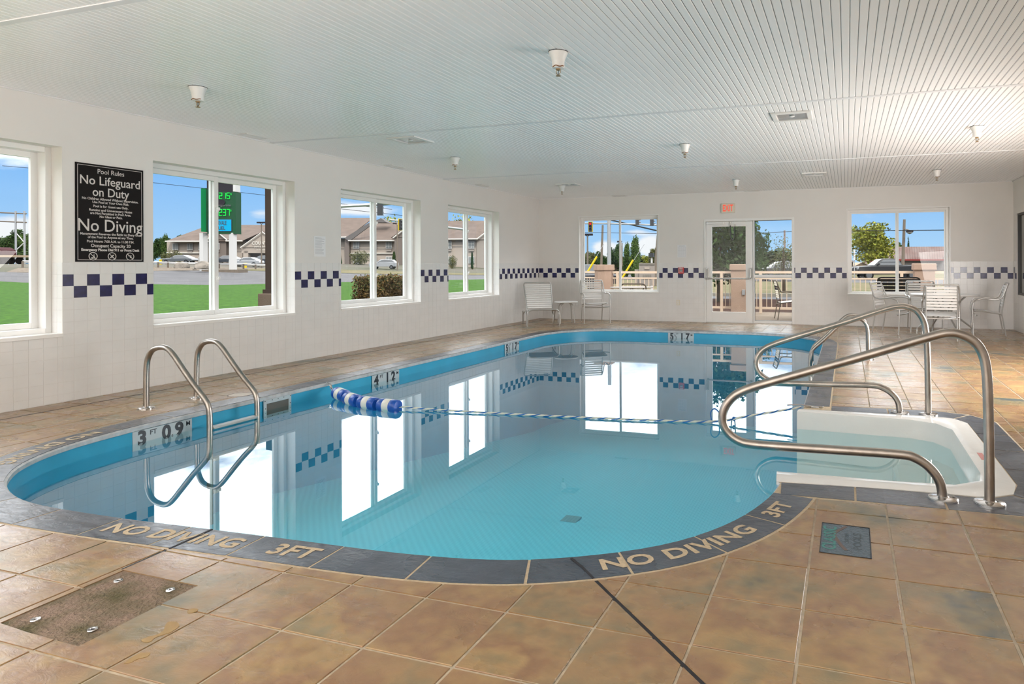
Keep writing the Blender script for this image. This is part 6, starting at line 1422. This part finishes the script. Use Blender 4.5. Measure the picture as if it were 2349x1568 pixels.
spoly('housing', [(1466, 655, V), (1502, 655, V), (1502, 606.5, V), (1466, 606.5, V)], .6, M['cab'], t); spoly('lid', [(1466, 607, V-.03), (1502, 607, V-.03), (1502, 603, V-.03), (1466, 603, V-.03)], .7, M['curb'], t); spoly('housing', [(1456, 650, V+.1), (1467, 650, V+.1), (1467, 618, V+.1), (1456, 618, V+.1)], .5, M['cab'], t); spoly('plate', [(1478, 617.5, V-.03), (1490, 617.5, V-.03), (1490, 612, V-.03), (1478, 612, V-.03)], .04, M['hwall'], t)
for k in range(5): spoly('louvre', [(1475 + 4*k, 640, V-.02), (1477 + 4*k, 640, V-.02), (1477 + 4*k, 629.5, V-.02), (1475 + 4*k, 629.5, V-.02)], .03, M['curb'], t)
t = pole_thing('pedestrian_signal', 'small black signal on a white post over the cabinet', 'traffic light', 1495, 30, 591, .05, M['post']); c_ = at(1494.5, 585, 30); q = MB(); q.box(c_.x-.11, c_.x+.11, c_.y-.1, c_.y+.1, c_.z-.09, c_.z+.10); q.build('signal_head', M['black'], t, world=True)
t = pole_thing('road_sign', 'thin metal post with small white signs by the road', 'sign', 1960, 42, 572, .025, M['galv'])
for py0, py1 in ((571.5, 581), (583, 588), (589, 596)): spoly('sign_panel', [(1958, py1, 41.9), (1962, py1, 41.9), (1962, py0, 41.9), (1958, py0, 41.9)], .02, M['post'], t)
t = thing('street_light', 'dark street lamp on an arm of the wooden utility pole', 'street light', at(2087, 530, 74)); q = MB(); c_ = at(2087, 530, 74); q.box(c_.x-.38, c_.x+.38, c_.y-.15, c_.y+.15, c_.z-.12, c_.z+.1); q.build('housing', M['signgrey'], t, world=True, bevel=.04); q = MB(); q.lathe([(.05, -.32), (.28, -.22), (.33, -.1)], 12, Matrix.Translation(c_)); q.build('globe', M['hglass'], t, smooth=True, world=True); q = MB(); q.tube([at(2073, 524, 75), at(2087, 528, 74)], .05, 6); q.build('arm', M['pole'], t, world=True)
# barn, garage, houses
bn = thing('barn', 'long low red trimmed barn with a rusty metal roof', 'building', gp(2100, 110)); V = 110
spoly('wall', [(2026, 630, V), (2200, 630, V), (2200, 594, V), (2026, 594, V)], 6, M['cab'], bn); spoly('wall', [(2014, 628, V-.5), (2028, 628, V-.5), (2028, 585, V-.5), (2020, 575, V-.5), (2014, 585, V-.5)], 6, M['barnred'], bn)
spoly('roof', [(2020, 594.5, V-1), (2200, 594.5, V-1), (2200, 565, V+7), (2027, 566, V+7)], .3, M['barnroof'], bn); spoly('fascia', [(2026, 597.5, V-1.1), (2200, 597.5, V-1.1), (2200, 594, V-1.1), (2026, 594, V-1.1)], .2, M['barnred'], bn)
for k in range(30):
    x = 2030 + 5.7*k; q = MB(); q.tube([at(x + 1.5, 594, V-1.1), at(x - 1, 565.8, V+6.9)], .05, 4); q.build('roof_rib', M['barnroof'], bn, world=True)
spoly('opening', [(2130, 610, V-.2), (2162, 610, V-.2), (2162, 599, V-.2), (2130, 599, V-.2)], .1, M['dark'], bn); f_ = spoly('window', [(2145, 620, V-.3), (2154, 620, V-.3), (2154, 607, V-.3), (2145, 607, V-.3)], .1, M['hfr'], bn)
spoly('pane', [(2146, 619, V-.35), (2153, 619, V-.35), (2153, 608, V-.35), (2146, 608, V-.35)], .04, M['carg'], f_); spoly('gable', [(2156, 620, V-2), (2175, 590, V-2), (2200, 620, V-2)], 2, M['hgrey'], bn)
gr = thing('garage', 'small beige garage behind the black pickup', 'building', gp(1980, 95)); V = 95
spoly('wall', [(1965, 625, V), (1994, 625, V), (1994, 609, V), (1979.5, 601.5, V), (1965, 609, V)], 5, M['beige'], gr); spoly('roof', [(1963, 609.5, V-.3), (1979.5, 600.5, V-.3), (2016, 600.5, V+5), (2016, 612, V+3), (1995, 609.5, V-.3), (1979.5, 601.5, V-.3), (1964, 610.5, V-.3)], .2, M['roof'], gr); spoly('door', [(1974, 625, V-.1), (1986, 625, V-.1), (1986, 610, V-.1), (1974, 610, V-.1)], .1, M['dark'], gr); spoly('window', [(1973, 614, V-.15), (1987, 614, V-.15), (1987, 610, V-.15), (1973, 610, V-.15)], .1, M['signgrey'], gr)
fb = thing('shed', 'tan shed wall at the edge of the round table window', 'building', gp(1950, 92)); spoly('wall', [(1935, 627, 92), (1957, 627, 92), (1957, 600, 92), (1935, 600, 92)], 5, M['pole'], fb); spoly('roof', [(1933, 601, 91.7), (1959, 601, 91.7), (1957, 597, 93), (1935, 597, 93)], .2, M['roof'], fb)
hs = thing('house', 'grey roofed house behind the dark suv', 'building', gp(1750, 100)); V = 100
spoly('wall', [(1728, 628, V), (1768, 628, V), (1768, 612, V), (1728, 612, V)], 5, M['hgrey'], hs); spoly('roof', [(1722, 613, V-.5), (1771, 613, V-.5), (1763, 603, V+4), (1735, 603, V+4)], .3, M['signgrey'], hs)
h2 = thing('house', 'beige house with a white roof edge beside the sparse tree', 'building', gp(1800, 100)); spoly('wall', [(1772, 622, V+3), (1830, 622, V+3), (1830, 603, V+3), (1772, 603, V+3)], 5, M['beige'], h2); spoly('roof', [(1770, 604, V+2.5), (1832, 604, V+2.5), (1832, 598, V+5), (1778, 598, V+5)], .3, M['post'], h2)
tc_ = thing('parked_trailer', 'pink and white parked trailer beyond the railing', 'trailer', gp(1672, 80)); spoly('body', [(1664, 640, 80), (1682, 640, 80), (1682, 625, 80), (1668, 618, 80), (1664, 628, 80)], 2, pbr('pink_panel', (.70, .45, .40), .6), tc_)
for x in (1667, 1679):
    q = MB(); q.lathe([(.2, -.1), (.35, -.1), (.35, .1), (.2, .1)], 14, basis(at(x, 640, 79.9), RT, UP)); q.build('wheel', M['tyre'], tc_, world=True)
for px, V, lb in ((368, 100, 'small yellow utility box beside the silver sedan'), (563, 99, 'small yellow utility box near the white sedan')):
    g_ = gp(px, V); q = MB(); q.box(-.16, .16, -.12, .12, -.1, .62).box(-.18, .18, -.14, .14, .60, .70); o_ = q.build('utility_box', M['yellow'], bevel=.02); o_.location = g_; tag(o_, lb, 'box')
